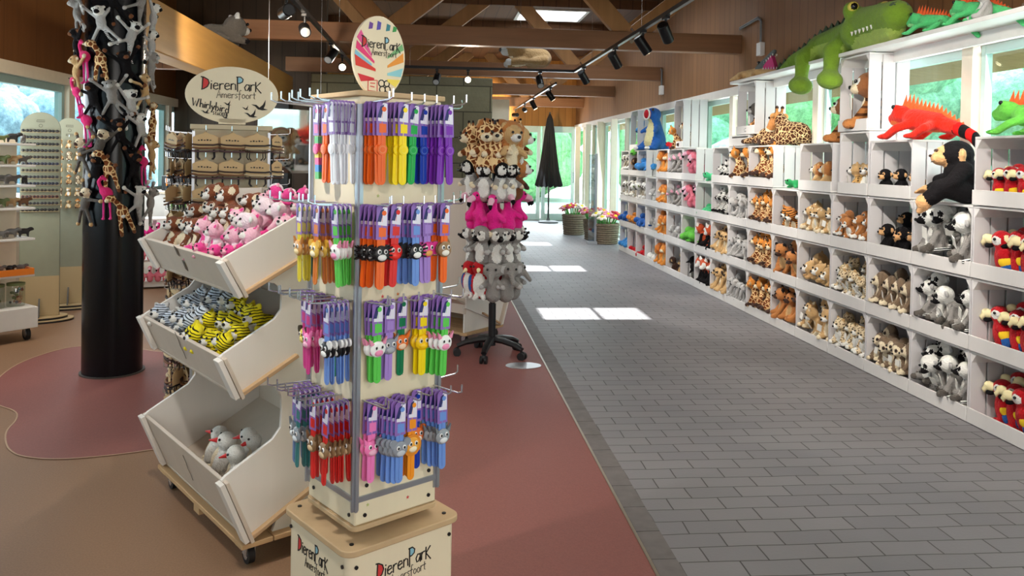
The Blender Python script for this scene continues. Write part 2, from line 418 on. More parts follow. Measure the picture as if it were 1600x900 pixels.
# glazed right wall: posts, head rail, panes
GL = glass('glass_pane', (244, 252, 250), 0.035); POSTW = plain('post_paint', (226, 216, 198), 0.5)
struct(MB().bb(XW - 0.05, XW + 0.1, YB, YE, 2.30, 2.40).build('trim_4', plain('head_rail', (222, 214, 204), 0.5)))
PY = [4.99 - 1.06 * 6 + 1.06 * k for k in range(21)]
for i, yp in enumerate(PY[:-1]):
    z0 = 0.85 if yp < 13.2 else 0.02
    f = MB(); f.bb(XW - 0.03, XW + 0.1, yp - 0.055, yp + 0.055, z0, 2.30)
    y1 = yp + 1.06
    f.bb(XW + 0.03, XW + 0.08, yp + 0.055, yp + 0.1, z0, 2.3, 1); f.bb(XW + 0.03, XW + 0.08, y1 - 0.1, y1 - 0.055, z0, 2.3, 1)
    f.bb(XW + 0.03, XW + 0.08, yp + 0.1, y1 - 0.1, z0, z0 + 0.06, 1); f.bb(XW + 0.03, XW + 0.08, yp + 0.1, y1 - 0.1, 2.24, 2.3, 1)
    fo = struct(f.build('window_%d' % (i + 1), [POSTW, plain('sash_paint', (196, 222, 218), 0.4)], bevel=0.004))
    MB().bb(XW + 0.052, XW + 0.058, yp + 0.1, y1 - 0.1, z0 + 0.06, 2.24).build('pane', GL, fo)
# inner row of white posts on the glazed walk at the far end
for i, yp in enumerate((15.0, 16.3, 17.6, 18.9)):
    struct(MB().bb(XW - 0.2, XW - 0.08, yp - 0.04, yp + 0.04, 0, 2.32).build('trim_%d' % (10 + i), POSTW, bevel=0.005))
# left windows
for i in range(12):
    y0 = -2.2 + i * 1.62; y1 = y0 + 1.62
    f = MB(); f.bb(XL - 0.1, XL + 0.05, y0 - 0.07, y0 + 0.07, 0.95, 2.22)
    f.bb(XL - 0.08, XL, y0 + 0.07, y0 + 0.13, 0.95, 2.22, 1); f.bb(XL - 0.08, XL, y1 - 0.13, y1 - 0.07, 0.95, 2.22, 1)
    f.bb(XL - 0.08, XL, y0 + 0.13, y1 - 0.13, 0.95, 1.03, 1); f.bb(XL - 0.08, XL, y0 + 0.13, y1 - 0.13, 2.14, 2.22, 1)
    fo = struct(f.build('window_%d' % (30 + i), [POSTW, plain('sash_teal', (150, 176, 176), 0.4)], bevel=0.004))
    MB().bb(XL - 0.045, XL - 0.04, y0 + 0.13, y1 - 0.13, 1.03, 2.14).build('pane', GL, fo)
struct(MB().bb(XL - 0.1, XL + 0.06, YB, YE, 2.22, 2.34).build('trim_5', plain('head_rail_left', (214, 204, 186), 0.5)))
struct(MB().bb(XL - 0.1, XL + 0.1, YB, YE, 0.93, 0.97).build('trim_6', WHITE))
# glazed double door in the end wall
def door(n, x0, x1):
    f = MB()
    f.bb(x0, x0 + 0.09, YE, YE + 0.08, 0.0, 2.36); f.bb(x1 - 0.09, x1, YE, YE + 0.08, 0.0, 2.36)
    f.bb(x0 + 0.09, x1 - 0.09, YE, YE + 0.08, 0.0, 0.16); f.bb(x0 + 0.09, x1 - 0.09, YE, YE + 0.08, 2.2, 2.36)
    fo = struct(f.build('door_%d' % n, plain('door_paint', (206, 226, 228), 0.4), bevel=0.006))
    MB().bb(x0 + 0.09, x1 - 0.09, YE + 0.035, YE + 0.041, 0.16, 2.2).build('pane', GL, fo)
    h = MB().tube([(x1 - 0.05, YE, 0.95), (x1 - 0.05, YE - 0.06, 0.95), (x1 - 0.05, YE - 0.06, 1.2), (x1 - 0.05, YE, 1.2)], 0.011)
    h.build('door_handle', plain('steel', (190, 192, 195), 0.25, 0.9), fo)
door(1, 1.66, 2.62); door(2, 2.66, 3.5)
# timber roof trusses
BEAM = wood('beam_timber', (138, 96, 66), 'Y', 'X', None, 0.32); BRACE = wood('brace_timber', (172, 124, 78), 'Y', 'Z', None, 0.3)
for i, yb in enumerate((2.6, 5.8, 9.03, 12.28, 15.6, 18.9)):
    o = struct(MB().bb(-2.25, XW - 0.02, yb - 0.07, yb + 0.07, 2.775, 2.985).build('trim_%d' % (20 + i), BEAM, bevel=0.006))
    for x in (-0.55, 2.2):
        for dx, top in ((-1.02, ZC), (1.35, ZC)):
            a = Vector((x + (0.06 if dx > 0 else -0.06), yb, 2.97)); b = Vector((x + dx, yb, top)); d = b - a
            br = MB().box((a + b) / 2, (0.20, 0.1, d.length), Matrix.Rotation(math.atan2(d.x, d.z), 3, 'Y'))
            br.build('diagonal_brace', BRACE, o, bevel=0.005)
        MB().cyl((x, yb - 0.075, 2.87), (x, yb - 0.09, 2.87), 0.022, n=12).build('bolt', plain('bolt_steel', (140, 130, 115), 0.4, 0.8), o)
for i, (x, yb) in enumerate(((-2.2, 0), (0.65, 0))):
    pass
GLU = wood('glulam_timber', (196, 146, 78), 'X', 'Y', None, 0.22)
struct(MB().bb(-2.32, -2.10, 5.95, 12.0, 2.27, 2.66).build('trim_30', GLU, bevel=0.008))
struct(MB().bb(-3.9, -2.4, 9.7, 9.85, 2.5, 2.7).build('trim_31', DARKW)); struct(MB().bb(-3.9, -2.4, 6.4, 6.55, 2.75, 2.95).build('trim_32', DARKW))
for k in range(8):
    struct(MB().bb(-3.98, 3.5, 1.2 + 2.2 * k, 1.3 + 2.2 * k, 3.86, 4.0).build('trim_%d' % (40 + k), DARKW)) if k not in (4, 7) else None
BLKP = plain('black_paint', (16, 17, 20), 0.32, 0.0, 0.5)
struct(MB().bb(-2.36, -2.06, 11.5, 11.8, 0, 2.27).build('trim_33', BLKP, bevel=0.01))
# stone block and dark recess at the back of the shop
def stone():
    m, t, b = base_mat('stone_wall', 0.85, 0, 0.2); v = coords(t, (1, 1, 1), (PI / 2, 0, 0)); br = N(t, 'ShaderNodeTexBrick')
    for k, x in (('Scale', 1.0), ('Brick Width', 0.75), ('Row Height', 0.36), ('Mortar Size', 0.008)): br.inputs[k].default_value = x
    br.inputs['Color1'].default_value = lin((122, 116, 92)); br.inputs['Color2'].default_value = lin((106, 100, 80)); br.inputs['Mortar'].default_value = lin((60, 56, 44)); t.links.new(v, br.inputs['Vector'])
    f = noise(t, v, 6, 5, 0.7); t.links.new(mixc(t, f, mixc(t, 0.5, br.outputs['Color'], lin((70, 66, 52))), br.outputs['Color']), b.inputs['Base Color']); bump(t, b, f, 0.6, 0.02); return m
STONE = stone()
struct(MB().bb(-1.72, 0.78, 11.2, 12.4, 0, 2.64).build('wall_stone', STONE, bevel=0.015))
struct(MB().bb(XL, -1.72, 12.7, 12.85, 0, ZC).build('wall_partition', wood('dark_boards', (72, 54, 38), 'X', 'Z', 0.2, 0.3)))
struct(MB().bb(-1.72, 1.45, 15.9, 16.0, 0, 2.7).build('wall_partition_rear', CREAM))
# black steel column that carries the hanging toys
cm = MB(); cm.cyl((-2.185, 5.70, 0), (-2.185, 5.70, ZC), 0.190, n=48)
cb = MB(); cb.cyl((-2.185, 5.70, 0.003), (-2.185, 5.70, 0.012), 0.205, n=48)
colm = struct(cm.build('trim_34', plain('column_paint', (9, 12, 17), 0.24, 0.0, 0.3), angle=50)); cb.build('base_ring', plain('base_ring', (70, 64, 60), 0.6), colm)

# ------------------------------------------------------------------ outdoors
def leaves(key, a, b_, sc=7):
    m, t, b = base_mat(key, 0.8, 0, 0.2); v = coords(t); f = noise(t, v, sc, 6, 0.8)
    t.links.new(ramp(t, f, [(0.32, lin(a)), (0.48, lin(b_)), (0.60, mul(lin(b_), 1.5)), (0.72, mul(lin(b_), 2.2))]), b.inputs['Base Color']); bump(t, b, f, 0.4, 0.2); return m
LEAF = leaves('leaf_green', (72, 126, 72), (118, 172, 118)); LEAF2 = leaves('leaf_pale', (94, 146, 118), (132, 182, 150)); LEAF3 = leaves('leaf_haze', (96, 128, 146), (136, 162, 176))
struct(MB().bb(XW + 0.12, 26, -6, 46, -0.12, -0.02).build('ground', plain('paving_out', (206, 206, 198), 0.9)))
struct(MB().bb(-26, XL - 0.12, -6, 46, -0.12, -0.02).build('ground_left', plain('paving_out2', (196, 202, 200), 0.9)))
struct(MB().bb(XL - 0.12, XW + 0.12, 24, 46, -0.12, -0.02).build('ground_end', plain('paving_out3', (206, 206, 202), 0.9)))
THATCH = wood('thatch', (150, 124, 84), 'Y', 'X', None, 0.45, 0.95, 0.01, 3.0)
def eave(n, poly, y0, y1): struct(MB().prism(poly, (0, y0, 0), (1, 0, 0), (0, 0, 1), (0, y1 - y0, 0)).build(n, THATCH))
eave('roof_eave_right', [(XW + 0.12, 3.0), (XW + 0.12, 2.5), (5.0, 2.36), (5.25, 2.42), (5.3, 2.7), (XW + 0.12, 3.4)], YB, YE + 2.4)
eave('roof_eave_left', [(XL - 0.12, 3.0), (XL - 0.12, 2.5), (-5.3, 2.36), (-5.55, 2.42), (-5.6, 2.7), (XL - 0.12, 3.4)], YB, YE + 2.4)
struct(MB().bb(XL - 0.3, XW + 0.12, YE + 0.14, YE + 2.4, 2.62, 2.8).build('roof_sun_block', THATCH))  # unseen slab added to keep direct sun off the floor by the doors
def blob(cx, cy, cz, r, n, seed, sq=0.75):
    rnd = random.Random(seed); mb = MB()
    for i in range(n):
        a = rnd.uniform(0, 2 * PI); k = rnd.uniform(0, 1) ** 0.5
        mb.ell((cx + r * k * math.cos(a), cy + r * k * math.sin(a), cz + rnd.uniform(-1, 1) * r * sq), r * rnd.uniform(0.28, 0.5), (rnd.random(), rnd.random(), 0), 0, 10, 7)
    return mb
rn = random.Random(5); side = ['in front of the right-hand glazing', 'beyond the left windows', 'behind the far glass doors']
for i, y in enumerate((1.5, 6.5, 11.5, 16.5, 21.5)):
    x = 8.4 + rn.uniform(-.3, .3); t_ = thing('tree', 'leafy green tree outside the right-hand windows, %s counted from the camera' % ORD[i], 'tree', (x, y, -0.02), 0, 'trees outside the right windows')
    blob(0, 0, 2.0, 1.7, 42, i).build('crown', LEAF if i % 2 else LEAF2, t_)
    MB().tube([(0, 0, 0), (0.1, 0, 1), (0, 0.1, 2.4)], [0.16, 0.12, 0.06]).build('trunk', plain('bark', (90, 72, 54), 0.9), t_)
for i, y in enumerate((-1, 5, 11, 17, 23, 30)):
    t_ = thing('tree', 'tall pale green tree in the second row outside the right windows, %s from the camera' % ORD[i], 'tree', (14.5, y, -0.02), 0, 'tall trees behind the first row')
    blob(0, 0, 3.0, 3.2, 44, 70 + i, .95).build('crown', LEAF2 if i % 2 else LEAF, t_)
    MB().tube([(0, 0, 0), (0.1, 0, 1), (0, 0.1, 3.4)], [0.2, 0.15, 0.08]).build('trunk', plain('bark', (90, 72, 54), 0.9), t_)
for i, y in enumerate((5, 10, 15, 20)):
    x = -9.5 + rn.uniform(-.6, .8); t_ = thing('tree', 'leafy tree outside the left windows, %s counted from the camera' % ORD[i], 'tree', (x, y, -0.02), 0, 'trees outside the left windows')
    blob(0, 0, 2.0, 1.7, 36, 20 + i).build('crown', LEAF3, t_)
    MB().tube([(0, 0, 0), (0.1, 0, 1), (0, 0.1, 2.4)], [0.16, 0.12, 0.06]).build('trunk', plain('bark', (90, 72, 54), 0.9), t_)
for i, x in enumerate((-2.2, 3.4, 9)):
    t_ = thing('tree', 'leafy tree beyond the glass doors at the far end, %s from the left' % ORD[i], 'tree', (x, 30 + i, -0.02), 0, 'trees beyond the far doors')
    blob(0, 0, 2.2, 2.2, 36, 40 + i).build('crown', LEAF, t_)
    MB().tube([(0, 0, 0), (0.1, 0, 1), (0, 0.1, 2.4)], [0.16, 0.12, 0.06]).build('trunk', plain('bark', (90, 72, 54), 0.9), t_)
# ------------------------------------------------------------------ soft toys: one of each kind
TAGM = plain('swing_tag', (240, 238, 230), 0.6)
F_BLACK = fur('fur_black', (24, 22, 24)); F_GREY = fur('fur_grey', (150, 146, 142)); F_LGREY = fur('fur_light_grey', (190, 188, 186)); F_DGREY = fur('fur_dark_grey', (92, 86, 80))
F_TAN = fur('fur_tan', (206, 168, 116)); F_CREAM = fur('fur_cream', (236, 220, 188)); F_BROWN = fur('fur_brown', (120, 72, 40)); F_DBROWN = fur('fur_dark_brown', (66, 42, 32)); F_CARAMEL = fur('fur_caramel', (188, 122, 66))
F_RED = fur('fur_red', (196, 14, 28)); F_ORANGE = fur('fur_orange', (222, 140, 54)); F_RPANDA = fur('fur_red_panda', (206, 84, 44)); F_PINK = fur('fur_pink', (240, 60, 150)); F_LPINK = fur('fur_light_pink', (244, 170, 190))
F_GREEN = fur('fur_green', (96, 178, 88)); F_LIME = fur('fur_lime', (110, 206, 76)); F_BLUE = fur('fur_blue', (34, 92, 170)); F_SKY = fur('fur_sky_blue', (60, 140, 210)); F_YELLOW = fur('fur_yellow', (240, 220, 40)); F_SKIN = fur('fur_skin', (222, 170, 116)); F_LORIS = fur('fur_loris', (128, 106, 84))
F_OLIVE = fur('fur_olive', (110, 128, 48)); F_MINT = fur('fur_mint', (70, 196, 130))
P_GIR = spots('pile_giraffe', (240, 206, 152), (122, 66, 34), 8.0, 0.30, 'giraffe'); P_LEO = spots('pile_leopard', (222, 178, 112), (50, 32, 22), 13, 0.36); P_CHE = spots('pile_cheetah', (226, 206, 170), (80, 58, 36), 14, 0.34)
P_TIG = stripes('pile_tiger', (196, 128, 60), (46, 30, 22), 4.5, 'Z', 0.32); P_ZEB = stripes('pile_zebra', (236, 234, 228), (24, 22, 24), 5.0, 'Z', 0.45); P_WTIG = stripes('pile_white_tiger', (206, 216, 228), (44, 50, 62), 5.5, 'Z', 0.3); P_YTIG = stripes('pile_yellow_tiger', (244, 226, 40), (40, 38, 20), 5.0, 'Z', 0.25); P_RING = stripes('pile_rings', (236, 236, 232), (28, 26, 28), 8.0, 'Z', 0.5, 0.2)
P_PINKW = fur('fur_pink_white', (246, 222, 230)); RED_BEAK = plain('beak_red', (206, 40, 40), 0.5)

def swing_tag(root, p, w=0.16, h=0.24):
    o = MB().box((0, 0, 0), (w, 0.012, h)).build('swing_tag', TAGM, root, link=False); o.location = p; o.rotation_euler = (0.1, 0.35, 0.2); o['fine'] = 1; o['label'] = 'small white paper swing tag'
    return o
def animal(name, body, belly=None, face=None, muzzle=None, ear='round', earc=None, earin=None, feet=None, eyep=None, nose=True, tail=None, mane=None, horn=None,
           trunk=False, neck=0.0, hs=1.0, mz=(0.12, 0.11, 0.09), limb=None, pose='sit', tagp=None, vox=0.034, arms=None, cheek=None, crest=None):
    mats = []
    def mi(m):
        if m not in mats: mats.append(m)
        return mats.index(m)
    B = mi(body); FA = mi(face or body); MZ = mi(muzzle or face or body); FT = mi(feet or limb or body); LB = mi(limb or body); ER = mi(earc or body)
    root = thing(name, link=False); P = []
    hz = 0.74 + neck; hy = -0.06 - neck * 0.15
    if pose == 'sit':
        P += [('e', (0, 0.0, 0.30), (0.22, 0.19, 0.30), None, B), ('t', (0.19, -0.04, 0.44), (0.24, -0.24, 0.16), 0.075, 0.068, LB), ('t', (-0.19, -0.04, 0.44), (-0.24, -0.24, 0.16), 0.075, 0.068, LB),
              ('t', (0.13, -0.05, 0.10), (0.21, -0.38, 0.085), 0.105, 0.085, LB), ('t', (-0.13, -0.05, 0.10), (-0.21, -0.38, 0.085), 0.105, 0.085, LB)]
        P += [('p', (0.22, -0.44, 0.085), 0.12, None, FT), ('p', (-0.22, -0.44, 0.085), 0.12, None, FT), ('p', (0.245, -0.27, 0.12), 0.09, None, FT), ('p', (-0.245, -0.27, 0.12), 0.09, None, FT)]
    elif pose == 'puppet':
        P += [('t', (0, 0.02, 0.14), (0, -0.01, 0.52), 0.21, 0.13, B), ('t', (0.12, -0.04, 0.46), (0.27, -0.18, 0.34), 0.075, 0.07, LB), ('t', (-0.12, -0.04, 0.46), (-0.27, -0.18, 0.34), 0.075, 0.07, LB),
              ('p', (0.28, -0.2, 0.33), 0.09, None, FT), ('p', (-0.28, -0.2, 0.33), 0.09, None, FT)]
    elif pose == 'lie':
        P += [('t', (0, 0.30, 0.16), (0, -0.02, 0.19), 0.18, 0.17, B), ('t', (0.14, -0.05, 0.09), (0.19, -0.34, 0.06), 0.08, 0.07, LB), ('t', (-0.14, -0.05, 0.09), (-0.19, -0.34, 0.06), 0.08, 0.07, LB),
              ('t', (0.16, 0.32, 0.1), (0.26, 0.10, 0.07), 0.1, 0.075, LB), ('t', (-0.16, 0.32, 0.1), (-0.26, 0.10, 0.07), 0.1, 0.075, LB),
              ('p', (0.2, -0.38, 0.06), 0.09, None, FT), ('p', (-0.2, -0.38, 0.06), 0.09, None, FT)]
        hz = 0.34 + neck; hy = -0.18 - neck * .2
    if neck: P.append(('t', (0, 0, 0.50 if pose != 'lie' else 0.2), (0, hy, hz - 0.05), 0.13, 0.10, B))
    P.append(('e', (0, hy, hz), (0.235 * hs, 0.215 * hs, 0.215 * hs), None, FA))
    if mane: P.insert(0, ('e', (0, hy + 0.07, hz + 0.01), (0.31 * hs, 0.19 * hs, 0.30 * hs), None, mi(mane)))
    my = hy - 0.19 * hs
    if trunk: P.append(('t', (0, hy - 0.16, hz - 0.04), (0, hy - 0.36, hz - 0.28), 0.085, 0.055, FA))
    else: P.append(('e', (0, my, hz - 0.065), mz, None, MZ))
    if ear == 'round':
        for s in (1, -1): P.append(('e', (s * 0.185 * hs, hy + 0.02, hz + 0.185 * hs), (0.085, 0.045, 0.085), None, ER))
    elif ear == 'point':
        for s in (1, -1): P.append(('t', (s * 0.15 * hs, hy, hz + 0.15 * hs), (s * 0.21 * hs, hy + 0.02, hz + 0.31 * hs), 0.075, 0.03, ER))
    elif ear == 'big':
        for s in (1, -1): P.append(('e', (s * 0.30 * hs, hy + 0.04, hz + 0.04), (0.17, 0.04, 0.17), (0, 0, s * 0.5), ER))
    elif ear == 'side':
        for s in (1, -1): P.append(('e', (s * 0.265 * hs, hy + 0.03, hz + 0.02), (0.075, 0.04, 0.09), None, ER))
    elif ear == 'flop':
        for s in (1, -1): P.append(('e', (s * 0.245 * hs, hy + 0.01, hz + 0.03), (0.055, 0.09, 0.15), (0, s * 0.3, 0), ER))
    if horn:
        for s in (1, -1): P += [('t', (s * 0.07, hy, hz + 0.18), (s * 0.08, hy, hz + 0.30), 0.035, 0.035, FA), ('p', (s * 0.08, hy, hz + 0.33), 0.07, None, mi(horn))]
    if crest:
        for k in range(4): P.append(('t', (0, hy + 0.06 * k - 0.04, hz + 0.18 - 0.02 * k), (0, hy + 0.1 * k, hz + 0.34 - 0.05 * k), 0.04, 0.018, mi(crest)))
    if belly: P.append(('p', (0, -0.16, 0.30 if pose != 'lie' else 0.1), (0.15, 0.16, 0.24), None, mi(belly)))
    if earin:
        q = mi(earin)
        for s in (1, -1): P.append(('p', (s * (0.19 if ear != 'big' else 0.31) * hs, hy - 0.05, hz + (0.19 if ear in ('round', 'point') else 0.03)), (0.055, 0.06, 0.06) if ear != 'big' else (0.11, 0.09, 0.11), None, q))
    if eyep:
        q = mi(eyep)
        for s in (1, -1): P.append(('p', (s * 0.105 * hs, hy - 0.19 * hs, hz + 0.055), (0.056, 0.08, 0.06), None, q))
    if cheek:
        q = mi(cheek)
        for s in (1, -1): P.append(('p', (s * 0.13 * hs, hy - 0.16 * hs, hz + 0.0), (0.085, 0.12, 0.12), None, q))
    if tail:
        tm = mi(tail[0]); L = tail[1]
        P += [('t', (0.05, 0.16, 0.10), (0.26, 0.2, 0.07), 0.06, 0.055, tm), ('t', (0.26, 0.2, 0.07), (0.40, 0.2 - L * 0.6, 0.06), 0.055, 0.05, tm)]
    soft('body', P, mats, vox, root)
    for s in (1, -1): dot('eye', (s * 0.105 * hs, hy - 0.205 * hs, hz + 0.055), 0.03, BLACK, root)
    if nose and not trunk:
        dot('nose', (0, my - mz[1] * 0.95, hz - 0.04), (0.045, 0.03, 0.036), BLACK, root)
    if tagp: swing_tag(root, tagp)
    return root
def macaw():
    root = thing('macaw_toy', link=False); mats = [F_RED, WHITEF, plain('felt_yellow', (240, 200, 40), 0.9)]
    soft('body', [('e', (0, 0.02, 0.36), (0.21, 0.19, 0.36), (0.1, 0, 0), 0), ('e', (0, -0.02, 0.78), (0.19, 0.2, 0.2), None, 0), ('t', (0, 0.12, 0.18), (0, 0.3, 0.03), 0.1, 0.05, 0),
                  ('t', (0.08, -0.1, 0.06), (0.1, -0.2, 0.04), 0.06, 0.05, 0), ('t', (-0.08, -0.1, 0.06), (-0.1, -0.2, 0.04), 0.06, 0.05, 0),
                  ('p', (0.14, -0.12, 0.78), (0.08, 0.12, 0.10), None, 1), ('p', (-0.14, -0.12, 0.78), (0.08, 0.12, 0.10), None, 1)], mats, 0.032, root)
    b = MB(); b.ell((0, -0.25, 0.79), (0.085, 0.13, 0.1), (-0.5, 0, 0), 0, 12, 8); b.tube([(0, -0.32, 0.76), (0, -0.37, 0.70), (0, -0.36, 0.64)], [0.065, 0.045, 0.012], 8)
    o = b.build('upper_beak', plain('felt_cream', (238, 226, 176), 0.8), root, link=False, angle=80); o['label'] = 'cream curved upper beak'
    o = MB().ell((0, -0.24, 0.66), (0.07, 0.1, 0.06), (0.3, 0, 0), 0, 10, 6).build('lower_beak', F_BLACK, root, link=False, angle=80); o['label'] = 'black lower beak'
    for s in (1, -1):
        wv = MB(); wv.ell((s * 0.215, 0.04, 0.50), (0.05, 0.14, 0.14), None, 0); wv.ell((s * 0.225, 0.06, 0.37), (0.045, 0.13, 0.13), None, 1); wv.ell((s * 0.225, 0.09, 0.24), (0.04, 0.11, 0.17), None, 2)
        o = wv.build('wing', [F_RED, plain('felt_yellow', (240, 200, 40), 0.9), F_BLUE], root, link=False, angle=80); o['label'] = 'red, yellow and blue wing'
        dot('eye', (s * 0.165, -0.13, 0.82), 0.032, BLACK, root)
    return root
def turtle(name, c):
    root = thing(name, link=False)
    soft('body', [('e', (0, 0.1, 0.25), (0.36, 0.4, 0.22), None, 0), ('e', (0, -0.36, 0.34), (0.2, 0.2, 0.18), None, 0)] + [('t', (sx * 0.25, sy, 0.12), (sx * 0.45, sy - 0.1, 0.07), 0.1, 0.07, 0) for sx in (1, -1) for sy in (-0.1, 0.35)], [c], 0.05, root)
    for s in (1, -1): dot('eye', (s * 0.12, -0.48, 0.42), 0.045, BLACK, root)
    return root
def bird(name, body, belly, beak, head=None, feetc=None, beakl=0.12, wing=None):
    root = thing(name, link=False); mats = [body, belly, head or body, wing or body]
    soft('body', [('e', (0, 0, 0.34), (0.24, 0.22, 0.34), None, 0), ('e', (0, -0.04, 0.76), (0.2, 0.2, 0.19), None, 2), ('e', (0.24, 0.03, 0.38), (0.07, 0.15, 0.24), None, 3), ('e', (-0.24, 0.03, 0.38), (0.07, 0.15, 0.24), None, 3),
                  ('t', (0.1, -0.14, 0.05), (0.12, -0.26, 0.04), 0.07, 0.06, 1), ('t', (-0.1, -0.14, 0.05), (-0.12, -0.26, 0.04), 0.07, 0.06, 1), ('p', (0, -0.18, 0.36), (0.17, 0.15, 0.3), None, 1)], mats, 0.036, root)
    o = MB().cyl((0, -0.2, 0.73), (0, -0.24 - beakl, 0.68), 0.06, 0.012, 10).build('beak', beak, root, link=False, angle=80)
    for s in (1, -1): dot('eye', (s * 0.13, -0.19, 0.81), 0.028, BLACK, root)
    return root
def flamingo(name, c, pose='puppet'):
    root = thing(name, link=False)
    soft('body', [('t', (0, 0.02, 0.14), (0, 0, 0.45), 0.2, 0.14, 0), ('t', (0, 0, 0.5), (0, 0.04, 0.74), 0.1, 0.085, 0), ('e', (0, -0.03, 0.84), (0.125, 0.17, 0.13), None, 0),
                  ('t', (0.12, -0.04, 0.44), (0.27, -0.15, 0.32), 0.08, 0.075, 0), ('t', (-0.12, -0.04, 0.44), (-0.27, -0.15, 0.32), 0.08, 0.075, 0)], [c], 0.034, root)
    o = MB().tube([(0, -0.16, 0.83), (0, -0.27, 0.80), (0, -0.32, 0.73)], [0.08, 0.07, 0.05], 10).build('beak', fur('fur_beak_pink', (250, 190, 210)), root, link=False, angle=80)
    o = MB().tube([(0, -0.31, 0.74), (0, -0.335, 0.68), (0, -0.32, 0.63)], [0.055, 0.045, 0.012], 10).build('beak_tip', F_BLACK, root, link=False, angle=80); o['label'] = 'black beak tip'
    for s in (1, -1): dot('eye', (s * 0.10, -0.12, 0.88), 0.025, BLACK, root)
    return root

K = {}
K['macaw'] = macaw()
K['lemur'] = animal('ring_tailed_lemur_toy', F_GREY, WHITEF, WHITEF, F_BLACK, 'side', F_LGREY, None, F_DGREY, F_BLACK, tail=(P_RING, 0.7), mz=(0.10, 0.14, 0.085), tagp=(0.17, -0.3, 0.42))
K['chimp'] = animal('chimpanzee_toy', F_BLACK, None, F_BLACK, F_SKIN, 'side', F_SKIN, None, F_SKIN, F_SKIN, mz=(0.135, 0.12, 0.1))
K['loris'] = animal('slow_loris_toy', F_LORIS, F_CREAM, F_CREAM, F_CREAM, 'side', F_LORIS, None, F_CREAM, F_DBROWN, mz=(0.09, 0.08, 0.07), mane=F_LORIS, pose='sit', tagp=(0.15, -0.32, 0.4))
K['cheetah'] = animal('cheetah_toy', P_CHE, WHITEF, P_CHE, WHITEF, 'round', F_TAN, None, WHITEF, None, tail=(P_CHE, 0.5), tagp=(0.15, -0.32, 0.42))
K['dog'] = animal('caramel_and_white_toy', F_CARAMEL, WHITEF, F_CARAMEL, WHITEF, 'flop', F_CARAMEL, None, WHITEF, WHITEF)
K['leopard'] = animal('spotted_leopard_toy', P_LEO, WHITEF, F_TAN, WHITEF, 'round', F_TAN, None, F_TAN, WHITEF, tagp=(0.15, -0.34, 0.40))
K['cub'] = animal('lion_cub_toy', F_TAN, F_CREAM, F_TAN, WHITEF, 'round', F_TAN, F_CREAM, F_CREAM, None, tagp=(-0.15, -0.34, 0.40))
K['lion'] = animal('maned_lion_toy', F_TAN, F_CREAM, F_TAN, WHITEF, 'round', F_TAN, None, F_CREAM, WHITEF, mane=F_CARAMEL)
K['lioness'] = animal('lioness_toy', F_TAN, F_CREAM, F_TAN, WHITEF, 'round', F_TAN, None, F_TAN, WHITEF, pose='lie', hs=1.1, tail=(F_TAN, 0.3))
K['hyena'] = animal('brown_hyena_toy', F_CARAMEL, F_TAN, F_CARAMEL, F_DBROWN, 'round', F_BLACK, None, F_CARAMEL)
K['tigertoy'] = animal('tiger_toy', P_TIG, F_CREAM, P_TIG, WHITEF, 'round', F_CARAMEL, None, F_CARAMEL)
K['giraffe'] = animal('giraffe_toy', P_GIR, None, F_ORANGE, F_CREAM, 'side', F_TAN, None, F_DBROWN, None, neck=0.12, horn=F_DBROWN, hs=0.85)
K['elephant'] = animal('grey_elephant_toy', F_LGREY, F_GREY, F_LGREY, None, 'big', F_GREY, fur('fur_ear_grey', (206, 200, 196)), F_LGREY, trunk=True)
K['meerkat'] = animal('meerkat_toy', F_TAN, F_CREAM, F_TAN, F_TAN, 'side', F_DBROWN, None, F_TAN, F_DBROWN, hs=0.85, mz=(0.08, 0.12, 0.07))
K['panda'] = animal('panda_toy', WHITEF, None, WHITEF, WHITEF, 'round', F_BLACK, None, F_BLACK, F_BLACK, limb=F_BLACK)
K['zebra'] = animal('zebra_toy', P_ZEB, None, P_ZEB, F_BLACK, 'point', WHITEF, None, F_BLACK, None, neck=0.05)
K['redpanda'] = animal('red_panda_toy', F_RPANDA, F_BLACK, F_RPANDA, WHITEF, 'point', WHITEF, None, F_BLACK, None, limb=F_BLACK, cheek=WHITEF, tail=(F_RPANDA, 0.5))
K['turtle'] = turtle('green_turtle_toy', F_MINT); K['frog'] = turtle('lime_frog_toy', F_LIME)
K['pinkbird'] = flamingo('pink_flamingo_toy', fur('fur_salmon', (246, 130, 150)))
K['mouse'] = animal('grey_mouse_toy', F_GREY, F_LGREY, F_GREY, F_LPINK, 'big', F_GREY, F_LPINK, F_GREY, tail=(F_GREY, 0.6))
K['tabby'] = animal('orange_lion_toy', F_ORANGE, F_TAN, F_ORANGE, F_CREAM, 'round', F_ORANGE, None, F_ORANGE, mane=fur('fur_mane', (196, 110, 40)))
K['seal'] = animal('white_seal_toy', WHITEF, None, WHITEF, WHITEF, 'none', None, None, WHITEF, None, pose='lie')
K['shark'] = turtle('blue_sea_toy', F_BLUE); K['crab'] = turtle('red_crab_toy', F_RED); K['starfish'] = turtle('orange_sea_toy', F_ORANGE); K['skyfish'] = turtle('sky_blue_sea_toy', F_SKY)
K['penguin'] = bird('penguin_toy', F_DGREY, WHITEF, F_BLACK, F_BLACK)
K['monkey'] = animal('brown_monkey_toy', F_DBROWN, F_TAN, F_DBROWN, F_TAN, 'side', F_TAN, None, F_TAN, F_TAN)
K['rabbit'] = animal('pale_grey_toy', F_LGREY, WHITEF, F_LGREY, WHITEF, 'flop', F_LGREY)
K['bushbaby'] = animal('brown_toy_with_pale_ears', F_CARAMEL and fur('fur_chestnut', (128, 70, 40)), F_CREAM, fur('fur_chestnut', (128, 70, 40)), WHITEF, 'big', fur('fur_chestnut', (128, 70, 40)), F_CREAM, WHITEF, WHITEF)
